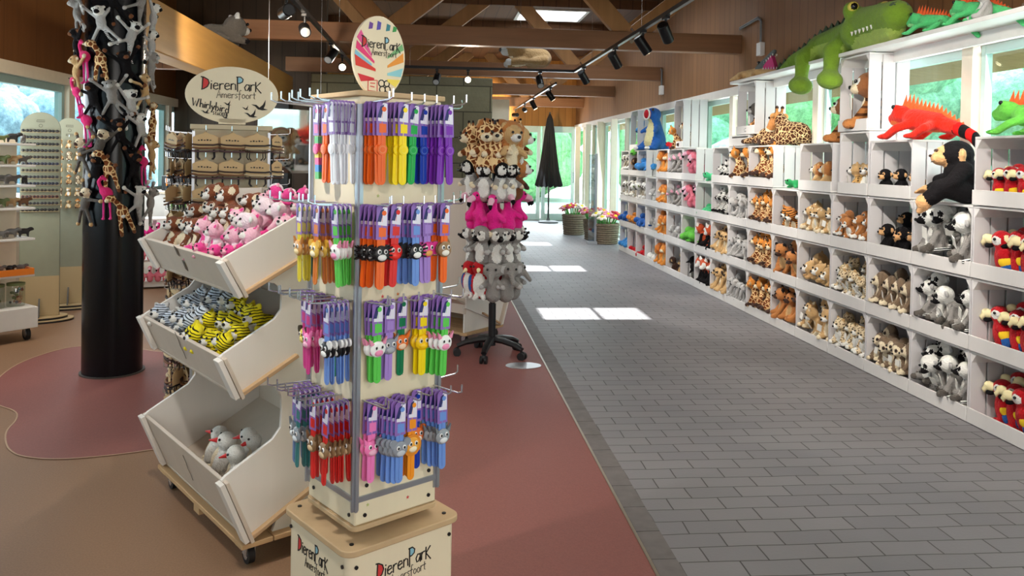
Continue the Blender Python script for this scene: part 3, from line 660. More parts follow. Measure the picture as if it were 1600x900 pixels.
K['pinkcat'] = animal('pink_and_white_toy', P_PINKW, fur('fur_hot_pink', (236, 70, 150)), fur('fur_baby_pink', (248, 188, 206)), WHITEF, 'round', F_LPINK, fur('fur_hot_pink', (236, 70, 150)), fur('fur_hot_pink', (236, 70, 150)))
K['pinkdisc'] = animal('pale_pink_toy', fur('fur_baby_pink', (248, 188, 206)), WHITEF, P_PINKW, WHITEF, 'side', fur('fur_mint_white', (226, 244, 232)), None, fur('fur_hot_pink', (236, 70, 150)))
K['whitetiger'] = animal('white_tiger_toy', P_WTIG, WHITEF, P_WTIG, WHITEF, 'round', F_LGREY, None, WHITEF, pose='lie')
K['yellowtiger'] = animal('yellow_tiger_toy', P_YTIG, WHITEF, P_YTIG, WHITEF, 'round', F_YELLOW, None, F_YELLOW, pose='lie')
K['gull'] = bird('white_gull_toy', WHITEF, F_CREAM, RED_BEAK, None, None, 0.14, WHITEF)
K['zebratail'] = animal('grey_and_white_toy', fur('fur_ash', (168, 158, 140)), WHITEF, WHITEF, F_DGREY, 'side', F_OLIVE, None, WHITEF, F_DGREY)

# ------------------------------------------------------------------ the crate wall
CW1 = wood('crate_white', (232, 229, 226), 'X', 'Z', None, 0.05, 0.6); CW2 = wood('crate_slat', (214, 211, 212), 'X', 'Z', None, 0.05, 0.6)
CD = 0.32
def crate_mesh(wd, h):
    root = thing('wooden_crate', link=False); t = 0.014; g = 0.012
    x0, x1 = -wd / 2 + 0.003, wd / 2 - 0.003
    a = MB(); a.bb(x0, x1, 0, CD, 0, t); a.build('bottom_panel', CW1, root, 0.002, link=False)
    a = MB(); a.bb(x0, x1, 0, CD, h - t - 0.002, h - 0.002); a.build('top_panel', CW1, root, 0.002, link=False)
    for s, xs in ((-1, x0), (1, x1)):
        a = MB(); n = 3; ww = (CD - 0.01 - g * (n - 1)) / n
        for k in range(n):
            y = 0.0 + k * (ww + g); a.bb(xs, xs - s * 0.011, y, y + ww, t, h - t - 0.002)
        a.build('side_panel', CW2, root, 0.002, link=False)
    a = MB(); n = 5; ww = (wd - 0.03 - g * (n - 1)) / n
    for k in range(n): x = x0 + 0.012 + k * (ww + g); a.bb(x, x + ww, CD - 0.011, CD, t, h - t)
    a.build('back_panel', CW2, root, 0.002, link=False)
    a = MB(); a.bb(x0, x1, -0.012, 0, 0, 0.088); a.build('front_lip', CW1, root, 0.003, link=False)
    for s, xs in ((1, x0 + 0.011), (-1, x1 - 0.011)):
        a = MB(); a.prism([(0, 0), (s * 0.042, 0), (0, -0.055)], (xs, 0.004, h - t - 0.002), (1, 0, 0), (0, 0, 1), (0, CD - 0.02, 0))
        a.build('corner_block', CW1, root, link=False)
    return root
CACHE = {}
def crate(y0, y1, z, h, label, group='white wooden crates stacked along the window wall'):
    key = (round((y1 - y0), 2), round(h, 2))
    if key not in CACHE: CACHE[key] = crate_mesh(*key)
    c = place(CACHE[key], label, 'crate', (XS, (y0 + y1) / 2, z), -PI / 2, 1.0, group)
    c.scale = ((y1 - y0) / key[0], 1, h / key[1]); return c
BND = [3.84, 4.409, 4.996, 5.543, 6.086, 6.667, 7.20, 7.79, 8.33, 8.86, 9.42, 9.97, 10.62, 11.17, 11.73, 12.27, 12.82, 13.37]
CNAME = 'ABCDEFGHIJKLMNOPQ'
COLS = {c: (BND[i], BND[i + 1]) for i, c in enumerate(CNAME)}
ROWZ = [0.004, 0.430, 0.858, 1.283]; ROWH = [0.424, 0.425, 0.423, 0.40]
ROWN = ['bottom', 'second', 'third', 'fourth', 'top']
POS = {'A': 'nearest column', 'B': 'second column from camera'}
for i, c in enumerate(CNAME): POS[c] = (ORD[i] + ' column from the camera') if i else 'column nearest the camera'
# kind, toys in front, toys behind, size; desc used in the labels
FILL = {
 ('A', 0): ('macaw', 5, 4, .27), ('A', 1): ('macaw', 5, 4, .27), ('A', 2): ('macaw', 5, 2, .27), ('A', 3): ('macaw', 5, 2, .21),
 ('B', 0): ('lemur', 4, 4, .25), ('B', 1): ('lemur', 4, 2, .25), ('B', 2): ('lemur', 2, 2, .30),
 ('C', 0): ('loris', 5, 4, .20), ('C', 1): ('loris', 4, 4, .20), ('C', 2): ('chimp', 3, 2, .22), ('C', 3): ('chimp', 3, 0, .18),
 ('D', 0): ('cheetah', 4, 3, .21), ('D', 1): ('cheetah', 4, 3, .20), ('D', 2): ('dog', 4, 3, .18), ('D', 3): ('leopard', 3, 1, .21),
 ('E', 0): ('cub', 3, 1, .25), ('E', 1): ('lioness', 3, 2, .30), ('E', 2): ('cub', 4, 2, .20), ('E', 3): ('lion', 3, 1, .20),
 ('F', 0): ('hyena', 3, 1, .24), ('F', 1): ('hyena', 2, 1, .24), ('F', 2): ('tigertoy', 3, 1, .22),
 ('G', 0): ('giraffe', 4, 3, .22), ('G', 1): ('giraffe', 4, 3, .21), ('G', 2): ('giraffe', 4, 3, .19), ('G', 3): ('giraffe', 3, 0, .27),
 ('H', 0): ('elephant', 4, 2, .18), ('H', 1): ('elephant', 4, 2, .18), ('H', 2): ('elephant', 4, 2, .20), ('H', 3): ('giraffe', 2, 0, .26),
 ('I', 0): ('meerkat', 3, 2, .22), ('I', 1): ('meerkat', 4, 2, .22), ('I', 2): ('zebra', 4, 2, .19), ('I', 3): ('panda', 4, 2, .17),
 ('J', 0): ('redpanda', 3, 1, .27), ('J', 1): ('redpanda', 3, 1, .25), ('J', 2): ('turtle', 4, 2, .17),
 ('K', 0): ('penguin', 3, 1, .28), ('K', 1): ('frog', 4, 2, .21), ('K', 2): ('pinkbird', 3, 1, .24), ('K', 3): ('pinkbird', 3, 0, .26),
 ('L', 0): ('monkey', 3, 2, .20), ('L', 1): ('rabbit', 3, 2, .20), ('L', 2): ('mouse', 3, 2, .21), ('L', 3): ('mouse', 3, 1, .24),
 ('M', 0): ('tabby', 4, 2, .24), ('M', 1): ('tabby', 4, 2, .22), ('M', 2): ('tabby', 4, 2, .21), ('M', 3): ('tabby', 3, 1, .24),
 ('N', 0): ('seal', 3, 2, .24), ('N', 1): ('rabbit', 3, 2, .21), ('N', 2): ('rabbit', 3, 1, .21),
 ('O', 0): ('crab', 3, 2, .22), ('O', 1): ('shark', 4, 3, .22), ('O', 2): ('zebratail', 4, 3, .22), ('O', 3): ('skyfish', 4, 2, .24),
 ('P', 0): ('crab', 2, 0, .20), ('P', 1): ('starfish', 3, 2, .20), ('P', 2): ('zebratail', 4, 2, .23), ('P', 3): ('monkey', 3, 1, .24),
 ('Q', 0): ('skyfish', 3, 1, .20), ('Q', 1): ('shark', 4, 2, .20), ('Q', 2): ('zebratail', 4, 2, .21), ('Q', 3): ('zebratail', 3, 1, .23),
}
DESC = {'macaw': 'red macaw plush', 'lemur': 'ring-tailed lemur plush', 'chimp': 'small black chimpanzee plush', 'loris': 'brown slow loris plush', 'cheetah': 'pale spotted cheetah plush', 'dog': 'caramel and white plush',
 'leopard': 'spotted leopard plush', 'cub': 'sandy lion cub plush', 'lioness': 'large sandy lioness plush', 'lion': 'maned lion plush', 'hyena': 'black-eared brown plush', 'tigertoy': 'striped brown tiger plush', 'giraffe': 'brown patched giraffe plush', 'elephant': 'grey elephant plush',
 'meerkat': 'tan meerkat plush', 'panda': 'black and white panda plush', 'zebra': 'striped zebra plush', 'redpanda': 'orange red panda plush', 'turtle': 'green turtle plush', 'frog': 'lime green frog plush', 'pinkbird': 'pink flamingo plush', 'mouse': 'grey mouse plush', 'tabby': 'orange lion plush',
 'seal': 'white seal plush', 'shark': 'dark blue sea plush', 'crab': 'red crab plush', 'starfish': 'orange sea plush', 'skyfish': 'sky blue plush', 'penguin': 'grey and white penguin plush', 'monkey': 'dark brown monkey plush', 'rabbit': 'pale plush', 'zebratail': 'grey and white plush'}
CONT = {'macaw': 'red macaws', 'lemur': 'ring-tailed lemurs', 'chimp': 'black chimpanzees', 'loris': 'brown slow lorises', 'cheetah': 'pale spotted cheetahs', 'dog': 'caramel and white toys', 'leopard': 'spotted leopards', 'cub': 'sandy lion cubs', 'lioness': 'big sandy lionesses', 'lion': 'maned lions', 'hyena': 'brown black-eared toys', 'tigertoy': 'brown tigers',
 'giraffe': 'patched giraffes', 'elephant': 'grey elephants', 'meerkat': 'tan meerkats', 'panda': 'pandas', 'zebra': 'zebras', 'redpanda': 'red pandas', 'turtle': 'green turtles', 'frog': 'lime frogs', 'pinkbird': 'pink flamingos', 'mouse': 'grey mice', 'tabby': 'orange lions', 'seal': 'white seals', 'shark': 'dark blue toys', 'crab': 'red crabs', 'starfish': 'orange toys', 'skyfish': 'sky blue toys', 'penguin': 'penguins', 'monkey': 'brown monkeys', 'rabbit': 'pale toys', 'zebratail': 'grey and white toys'}
rc = random.Random(11)
GEO = {}
for ci, c in enumerate(CNAME):
    y0, y1 = COLS[c]
    for r in range(4):
        if (c, r) not in FILL: continue
        z, h = ROWZ[r], ROWH[r]
        a, b = y0, y1
        if (c, r) == ('D', 3): a, b, h = 5.555, 5.985, 0.475
        if (c, r) == ('C', 3): a, b = 5.02, 5.54
        GEO[(c, r)] = (a, b, z, h)
        kd = FILL[(c, r)][0]
        crate(a, b, z, h, 'white slatted wooden crate of %s, %s row, %s' % (CONT[kd], ROWN[r], POS[c]))
# crates of the top tier
TOP = {'D': (5.575, 6.0, 1.76, 0.575, 'with the big brown tiger'), 'H': (7.66, 8.13, 1.80, 0.53, 'with the grey hanging monkey'), 'L': (9.97, 10.37, 1.69, 0.63, 'holding a giraffe toy'), 'P': (12.28, 12.75, 1.69, 0.63, 'with blue and green toys')}
H4 = crate(7.79, 8.33, 1.683, 0.115, 'low white wooden tray between the giraffe crate and the grey monkey crate')
for c, (a, b, z, h, d) in TOP.items(): crate(a, b, z, h, 'tall white slatted crate standing on the top tier %s' % d)
OVER = ('giraffe', 'elephant', 'meerkat', 'zebra', 'zebratail', 'frog', 'shark', 'starfish', 'skyfish', 'tabby', 'pinkbird', 'redpanda', 'hyena', 'mouse', 'lemur', 'loris', 'cheetah', 'cub', 'lioness', 'dog')
for (c, r), (kd, nf, nb, s) in FILL.items():
    s *= 1.0 if kd in ('macaw', 'lioness') else (1.10 if CNAME.index(c) < 5 else 1.16)
    a, b, z, h = GEO[(c, r)]; far = ci; col = CNAME.index(c)
    parts = col < 9
    for row, n in ((0, nf), (1, nb)):
        for i in range(n):
            if n == 0: continue
            pad = 0.35 * s if row == 0 else 0.4 * s
            wdt = (b - a) - 2 * pad - 0.02
            f = (i + 0.5) / n if n > 1 else 0.5
            y = b - 0.01 - pad - wdt * ((i / (n - 1)) if n > 1 else 0.5) + rc.uniform(-.01, .01)
            sc = s * rc.uniform(0.93, 1.05)
            x = XS + (0.50 * s if row == 0 else 0.50 * s + 0.10) + rc.uniform(-0.008, 0.008)
            x = min(x, XS + CD - 0.24 * s)
            zz = z + 0.016 + (0.0 if row == 0 else 0.30 * s)
            if kd in OVER:
                sc *= .93 if kd in ('lemur', 'loris', 'cheetah', 'cub', 'dog', 'lioness') else 1.0; x = XS + (0.33 if kd != 'lioness' else .40) * s + (0 if row == 0 else 0.09); zz = z + 0.092 + (0 if row == 0 else .22 * s)
            if kd in ('macaw', 'lion'): zz = z + 0.016 + (0 if row == 0 else 0.14 * s)
            if kd in ('macaw',): rz = -PI / 2 - 0.65 + rc.uniform(-.2, .2); rx = rc.uniform(-0.05, 0.05)
            else: rz = -PI / 2 + rc.uniform(-0.75, 0.35); rx = rc.uniform(-0.12, 0.22)
            ry = rc.uniform(-0.15, 0.15)
            if kd not in ('macaw', 'chimp', 'leopard', 'lion', 'lioness', 'giraffe') and rc.random() < 0.35: rx += 0.4; zz += 0.03 * s; x += 0.1 * s
            place(K[kd], '%s, %s %s from left, %s-row crate, %s' % (DESC[kd], 'front' if row == 0 else 'back', ORD[i], ROWN[r], POS[c].replace('the camera', 'camera')), 'plush toy', (x, y, zz), (rx, ry, rz), sc, CONT[kd] + ' in the crates', parts)
# ------------------------------------------------------------------ hand-lettering
GLY = {
 'D': (.58, [[(0, 0), (.05, 1.02)], [(-.10, 1.0), (.12, .96), (.40, .78), (.48, .5), (.36, .2), (.12, .02), (-.06, -.04)]]),
 'i': (.16, [[(.03, 0), (.05, .5)], [(.05, .64), (.07, .71)]]), 'e': (.44, [[(.04, .26), (.36, .34), (.30, .50), (.14, .52), (.03, .34), (.06, .08), (.20, 0), (.38, .10)]]),
 'r': (.34, [[(.03, 0), (.03, .52)], [(.03, .36), (.14, .50), (.30, .50)]]), 'n': (.44, [[(.03, 0), (.03, .52)], [(.03, .38), (.16, .52), (.32, .46), (.35, 0)]]),
 'P': (.50, [[(.04, -.12), (.02, 1.08)], [(-.06, 1.08), (.24, 1.10), (.42, .92), (.38, .70), (.20, .58), (.03, .56)]]),
 'a': (.44, [[(.34, .48), (.16, .52), (.03, .28), (.10, .03), (.24, .05), (.34, .30)], [(.35, .54), (.38, -.04)]]), 'k': (.46, [[(.03, -.06), (.03, .76)], [(.38, .74), (.04, .34), (.42, -.16)]]),
 'A': (.52, [[(0, -.06), (.24, .92), (.46, -.02)], [(.08, .32), (.42, .36)]]), 'm': (.58, [[(.03, 0), (.03, .5)], [(.03, .34), (.14, .5), (.25, .42), (.26, 0)], [(.26, .36), (.38, .5), (.48, .40), (.50, 0)]]),
 's': (.34, [[(.28, .48), (.12, .50), (.04, .38), (.24, .20), (.22, .05), (.02, .02)]]), 'f': (.36, [[(.34, .92), (.22, 1.0), (.14, .82), (.12, -.24)], [(-.02, .48), (.30, .52)]]),
 'o': (.42, [[(.18, .5), (.05, .38), (.04, .14), (.16, 0), (.32, .10), (.34, .36), (.18, .5)]]), 't': (.30, [[(.12, .80), (.12, .06), (.24, 0)], [(-.02, .50), (.28, .54)]]),
 'W': (.72, [[(0, .92), (.16, 0), (.32, .62), (.46, 0), (.62, .96)]]), 'h': (.42, [[(.04, 1), (.04, 0)], [(.04, .34), (.18, .5), (.31, .40), (.33, 0)]]), 'l': (.16, [[(.05, 1), (.05, 0)]]),
 'y': (.40, [[(.02, .5), (.18, .08)], [(.34, .54), (.06, -.34)]]), 'b': (.42, [[(.04, 1), (.04, 0), (.22, 0), (.34, .22), (.22, .48), (.04, .40)]]), 'd': (.42, [[(.34, 1), (.34, 0), (.12, 0), (.03, .22), (.12, .48), (.34, .40)]]),
 'S': (.5, [[(.42, .9), (.2, 1), (.05, .8), (.4, .3), (.3, .04), (.04, .08)]]), 'T': (.5, [[(0, .96), (.46, .96)], [(.23, .96), (.23, 0)]]), 'C': (.5, [[(.42, .86), (.2, 1), (.04, .6), (.1, .1), (.3, 0), (.44, .14)]]),
 'K': (.5, [[(.06, 0), (.06, 1)], [(.42, 1), (.07, .45), (.45, 0)]]), 'E': (.46, [[(.42, 1), (.06, 1), (.06, 0), (.42, 0)], [(.06, .52), (.36, .52)]]), 'R': (.5, [[(.06, 0), (.06, 1), (.34, .96), (.38, .66), (.06, .5)], [(.16, .5), (.44, 0)]]), ' ': (.3, [])}
INK = plain('ink_black', (28, 24, 22), 0.6); INKG = plain('ink_grey', (70, 62, 54), 0.6); INKR = plain('ink_red', (206, 58, 58), 0.6); INKB = plain('ink_blue', (140, 190, 206), 0.6)
def write(mb, text, o, A, B, T, h, pen, slope=0.0, space=1.0, mi=0, jit=0.0):
    x = 0; A, B, o = Vector(A), Vector(B), Vector(o); rj = random.Random(len(text)); ends = []
    for ch in text:
        wd, st = GLY[ch]; dy = rj.uniform(-jit, jit)
        for s_ in st: mb.stroke([(h * (x + p[0]), h * (p[1] + dy) + slope * h * (x + p[0])) for p in s_], pen, o, A, B, T, mi)
        ends.append((x, dy)); x += wd * space
    return x * h, ends
def logo(parent, o, A, B, T, wd, second=True, slope=0.0):
    """two lines of hand lettering with the red and blue filled bowls"""
    A, B, T, o = Vector(A), Vector(B), Vector(T), Vector(o)
    tot = sum(GLY[c][0] for c in 'DierenPark'); h = wd / tot
    f = MB(); y = slope * h * .2
    f.prism([(h * p[0], h * p[1] + slope * h * p[0]) for p in [(.02, .06), (.05, .94), (.36, .76), (.44, .5), (.32, .2), (.12, .06)]], o, A, B, T * 0.6)
    f.build('red_letter_fill', INKR, parent)
    xp = sum(GLY[c][0] for c in 'Dieren'); f = MB()
    f.prism([(h * (xp + p[0]), h * p[1] + slope * h * (xp + p[0])) for p in [(.04, .60), (.03, 1.04), (.24, 1.05), (.37, .90), (.34, .72), (.20, .62)]], o, A, B, T * 0.6)
    f.build('blue_letter_fill', INKB, parent)
    m = MB(); write(m, 'DierenPark', o, A, B, T, h, h * 0.085, slope, 1.0, 0, 0.03); m.build('lettering', INK, parent)
    if second:
        m = MB(); tot2 = sum(GLY[c][0] for c in 'Amersfoort'); h2 = wd * 0.66 / tot2
        write(m, 'Amersfoort', o + A * wd * 0.24 + B * (-h * 0.66), A, B, T, h2, h2 * 0.07, slope, 1.0, 0, 0.03); m.build('lettering', INKG, parent)
    return h
def rect_round(w, d, r, n=5):
    P = []
    for cx, cy, a0 in ((w / 2 - r, d / 2 - r, 0), (-w / 2 + r, d / 2 - r, PI / 2), (-w / 2 + r, -d / 2 + r, PI), (w / 2 - r, -d / 2 + r, 1.5 * PI)):
        for k in range(n + 1): a = a0 + PI / 2 * k / n; P.append((cx + r * math.cos(a), cy + r * math.sin(a)))
    return P
def oval(a, b, n=48): return [(a * math.cos(2 * PI * k / n), b * math.sin(2 * PI * k / n)) for k in range(n)]

# ------------------------------------------------------------------ bracelet tower
PLY = wood('birch_ply', (240, 226, 196), 'X', 'Z', None, 0.06, 0.5); PLYE = wood('ply_edge', (206, 176, 136), 'X', 'Z', None, 0.15, 0.6)
ALU = plain('aluminium', (176, 180, 188), 0.3, 0.7); WIRE = plain('hook_wire', (200, 204, 210), 0.25, 0.9); SCREW = plain('screw_dark', (60, 60, 62), 0.35, 0.8)
TA = math.radians(35.5); TX, TY = -0.192, 2.642; TW = 0.30
tw = thing('display_tower', 'cream square bracelet display tower with an oval sign on its lettered base', 'display stand', (TX, TY, 0), TA)
b = MB(); b.prism(rect_round(.395, .395, .03), (0, 0, 0.0), (1, 0, 0), (0, 1, 0), (0, 0, 0.322)); base = b.build('base_box', PLY, tw)
b = MB(); b.prism(rect_round(.425, .425, .04), (0, 0, 0.322), (1, 0, 0), (0, 1, 0), (0, 0, 0.02)); b.build('base_top', PLYE, tw, 0.003)
b = MB(); b.prism(rect_round(.425, .425, .04), (0, 0, 0.0), (1, 0, 0), (0, 1, 0), (0, 0, 0.012)); b.build('base_plinth', PLYE, tw, 0.003)
b = MB(); b.cyl((0, 0, .342), (0, 0, .366), 0.1, n=28); b.build('turntable', ALU, tw)
b = MB(); b.prism(rect_round(.315, .315, .025), (0, 0, 0.366), (1, 0, 0), (0, 1, 0), (0, 0, 0.016)); b.build('bottom_plate', PLYE, tw, 0.003)
b = MB(); b.bb(-TW / 2, TW / 2, -TW / 2, TW / 2, 0.382, 1.685); b.build('panel', PLY, tw, 0.006)
b = MB(); b.prism(rect_round(.322, .322, .012), (0, 0, 1.685), (1, 0, 0), (0, 1, 0), (0, 0, 0.016)); b.build('top_plate', PLYE, tw, 0.003)
hw = TW / 2
for sx, sy in ((-1, -1), (1, -1), (-1, 1)):
    b = MB(); b.bb(sx * hw - 0.012, sx * hw + 0.012, sy * hw - 0.004, sy * hw + 0.004, 0.43, 1.66); b.bb(sx * hw - 0.004, sx * hw + 0.004, sy * hw - 0.012, sy * hw + 0.012, 0.43, 1.66); b.build('corner_profile', ALU, tw)
b = MB(); b.bb(-hw, hw, -hw - 0.006, -hw, 0.455, 0.472); b.build('bottom_rail', ALU, tw)
b = MB(); b.bb(-hw - 0.006, -hw, -hw, hw, 0.455, 0.472); b.build('bottom_rail', ALU, tw)
for (x, y, z, fx) in [(-.17, -.1985, .285, 0), (.17, -.1985, .285, 0), (-.17, -.1985, .04, 0), (.17, -.1985, .04, 0), (-.1985, -.17, .285, 1), (-.1985, .17, .285, 1), (-.1985, -.17, .04, 1), (-.1985, .17, .04, 1),
                      (-.115, -hw, .41, 0), (.12, -hw, .41, 0), (.12, -hw, .49, 0), (-.11, -hw, .50, 0), (-hw, -.12, .41, 1), (-hw, .11, .42, 1)]:
    b = MB(); d = 0.004; b.cyl((x, y, z), (x - d * fx, y - d * (1 - fx), z), 0.006, n=10); b.build('screw', SCREW, tw)
for x, y in ((-.17, -.17), (.17, -.17), (-.17, .17)): b = MB(); b.cyl((x, y, .342), (x, y, .345), 0.007, n=10); b.build('screw', SCREW, tw)
logo(base, (-.098, -.1978, .225), (1, 0, 0), (0, 0, 1), (0, -.0012, 0), 0.20, True, 0.05)
logo(base, (-.1978, .12, .225), (0, -1, 0), (0, 0, 1), (-.0012, 0, 0), 0.20, True, 0.05)
def picto(o, A, B, T):
    b = MB(); b.prism([(0, 0), (.08, .004), (.09, .06), (.07, .078), (.01, .072)], o, A, B, T); b.build('printed_emblem', plain('ink_olive', (176, 170, 90), .7), base)
    b = MB(); b.stroke([(0, 0), (.08, .004), (.09, .06), (.07, .078), (.01, .072), (0, 0)], .004, o, A, B, Vector(T) * 1.6); b.build('emblem_outline', plain('ink_brown', (110, 74, 40), .7), base)
picto((.03, -.1978, .055), (1, 0, 0), (0, 0, 1), (0, -.0012, 0)); picto((-.1978, .07, .055), (0, -1, 0), (0, 0, 1), (-.0012, 0, 0))
# printed stars on the panel
rs = random.Random(3)
for k in range(9):
    c = [(200, 60, 60), (60, 60, 60), (180, 190, 120), (210, 120, 60)][k % 4]; x, z = rs.uniform(-.12, .12), rs.choice([.43, .50, .78, .82, 1.08, 1.39, 1.41]) + rs.uniform(-.01, .01)
    st = [(0.006 * (1 if i % 2 == 0 else .45) * math.cos(PI / 2 + PI * i / 5), 0.006 * (1 if i % 2 == 0 else .45) * math.sin(PI / 2 + PI * i / 5)) for i in range(10)]
    b = MB(); b.prism(st, (x, -hw, z), (1, 0, 0), (0, 0, 1), (0, -.001, 0)); b.build('printed_star', plain('star%d' % (k % 4), c, .6), tw)
# oval sign on top of the tower (stands across the panel)
sg = MB(); sg.prism([(x, z) for x, z in oval(.098, .132)], (0.0, -.01, 1.828), (1, 0, 0), (0, 0, 1), (0, .014, 0)); sg.box((0, -.003, 1.705), (.07, .014, .02)); sign = sg.build('oval_sign', PLY, tw, 0.002)
T_ = (0, -.0012, 0); SF = -.0102
rays = [((-.085, .045), (-.088, .02), (-.02, -.02), (226, 60, 120)), ((-.092, .0), (-.088, -.035), (-.015, -.045), (214, 60, 50)), ((-.07, .08), (-.085, .055), (-.03, .0), (226, 90, 150)), ((-.08, -.06), (-.068, -.085), (-.02, -.075), (210, 50, 60)), ((-.09, .015), (-.092, .0), (-.03, -.03), (130, 190, 214)),
        ((.09, .02), (.092, -.01), (.03, -.03), (230, 150, 60)), ((.09, -.03), (.082, -.06), (.03, -.055), (140, 200, 210)), ((.08, -.07), (.062, -.095), (.03, -.075), (236, 214, 90)), ((.085, .05), (.092, .03), (.03, .0), (120, 176, 120))]
for i, (p, q, r_, c) in enumerate(rays):
    b = MB(); b.prism([p, q, (r_[0], r_[1] - .004), (r_[0], r_[1] + .004)], (0, SF, 1.828), (1, 0, 0), (0, 0, 1), T_); b.build('painted_ray', plain('ray%d' % i, c, .6), sign)
for i, (x, c) in enumerate(((-.035, (110, 70, 150)), (-.005, (90, 80, 170)), (.03, (60, 130, 140)), (.055, (60, 150, 80)))):
    b = MB(); b.prism([(x - .008, .085), (x + .006, .088), (x + .009, .112 - abs(x) * .2), (x - .004, .116 - abs(x) * .2)], (0, SF, 1.828), (1, 0, 0), (0, 0, 1), T_); b.build('painted_mark', plain('mark%d' % i, c, .6), sign)
logo(sign, (-.066, SF - .0013, 1.855), (1, 0, 0), (0, 0, 1), T_, .145, True, -.02)
b = MB(); b.stroke([(-.042, -.078), (-.042, -.112), (-.008, -.114), (-.008, -.078), (-.042, -.078)], .003, (0, SF, 1.828), (1, 0, 0), (0, 0, 1), T_); b.stroke([(-.034, -.088), (-.016, -.088)], .003, (0, SF, 1.828), (1, 0, 0), (0, 0, 1), T_); b.stroke([(-.034, -.098), (-.018, -.100)], .003, (0, SF, 1.828), (1, 0, 0), (0, 0, 1), T_); b.build('red_emblem', INKR, sign)
b = MB()
for q, (x, z, r) in enumerate(((.008, -.086, .011), (.028, -.086, .010), (.012, -.106, .011), (.032, -.104, .010))): b.stroke([(x + r * math.cos(a), z + r * math.sin(a)) for a in [2 * PI * k / 10 for k in range(11)]], .0035, (0, SF, 1.828), (1, 0, 0), (0, 0, 1), T_)
b.build('black_emblem', INK, sign)

# ------------------------------------------------------------------ snap bracelets
def PL(c, r=.4): return plain('plastic_%d_%d_%d' % c, c, r, 0, .45, 0.02)
CARDP = plain('card_purple', (146, 110, 188), .4); CARDW = plain('card_white', (232, 230, 244), .4); CARDK = plain('card_navy', (52, 54, 110), .4)
SC_ = {'orange': (240, 104, 24), 'yellow': (250, 222, 10), 'green': (32, 172, 76), 'blue': (24, 60, 170), 'purple': (126, 44, 180), 'white': (236, 238, 244), 'red': (222, 40, 36), 'sky blue': (112, 152, 224), 'lilac': (170, 136, 214), 'lime': (96, 206, 84), 'dark green': (12, 122, 78), 'pink': (246, 132, 196), 'hot pink': (214, 60, 140), 'amber': (244, 150, 30), 'mustard': (222, 204, 50), 'teal': (60, 130, 130), 'slate blue': (104, 132, 176), 'rust': (214, 120, 40)}
SW = 0.026
def strap_mesh(c, rainbow=False):
    key = 'strap' + str(c)
    if key in CACHE: return CACHE[key]
    b = MB(); r = SW / 2
    if rainbow:
        cols = [(60, 140, 220), (236, 70, 150), (246, 214, 40), (60, 180, 90), (236, 70, 150), (246, 214, 40), (226, 80, 150), (40, 140, 214), (80, 190, 100)]
        for k in range(9): b.bb(-r, r, -.0014, .0014, -.235 + .0225 * (8 - k), -.235 + .0225 * (9 - k), k)
        me = b.mesh('strap', [PL(q) for q in cols])
    else:
        P = [(r * math.cos(a), -.233 + r * math.sin(a)) for a in [PI + PI * k / 8 for k in range(9)]] + [(r, -.02), (-r, -.02)]
        b.prism(P, (0, .0014, 0), (1, 0, 0), (0, 0, 1), (0, -.0028, 0)); b.tube([(0, -.0014, -.03), (0, -.0014, -.236)], 0.0022, 5, 0); me = b.mesh('strap', [PL(c)])
    CACHE[key] = me; return me
def card_mesh(c):
    key = 'card' + str(c)
    if key in CACHE: return CACHE[key]
    b = MB(); T = (0, -.0012, 0)
    b.prism([(-.019, -.098), (.019, -.098), (.019, -.004), (.012, .004), (-.012, .004), (-.019, -.004)], (0, -.0016, 0), (1, 0, 0), (0, 0, 1), T, 0)
    b.prism([(-.005, -.05), (.0165, -.05), (.0165, -.004), (.002, .0)], (0, -.0028, 0), (1, 0, 0), (0, 0, 1), (0, -.0004, 0), 1)
    b.prism([(-.017, -.046), (-.004, -.046), (.006, -.006), (-.006, -.012)], (0, -.0031, 0), (1, 0, 0), (0, 0, 1), (0, -.0004, 0), 2)
    b.prism([(.006 + .0075 * math.cos(a), -.02 + .0075 * math.sin(a)) for a in [2 * PI * k / 14 for k in range(14)]], (0, -.0033, 0), (1, 0, 0), (0, 0, 1), (0, -.0004, 0), 3)
    b.prism([(-.014, -.055), (.016, -.058), (.016, -.048), (-.014, -.045)], (0, -.0034, 0), (1, 0, 0), (0, 0, 1), (0, -.0004, 0), 1)
    b.prism([(-.010, -.09), (.014, -.09), (.014, -.064), (-.010, -.062)], (0, -.003, 0), (1, 0, 0), (0, 0, 1), (0, -.0004, 0), 3)
    me = b.mesh('card_header', [CARDP, CARDW, CARDK, PL(c)]); CACHE[key] = me; return me
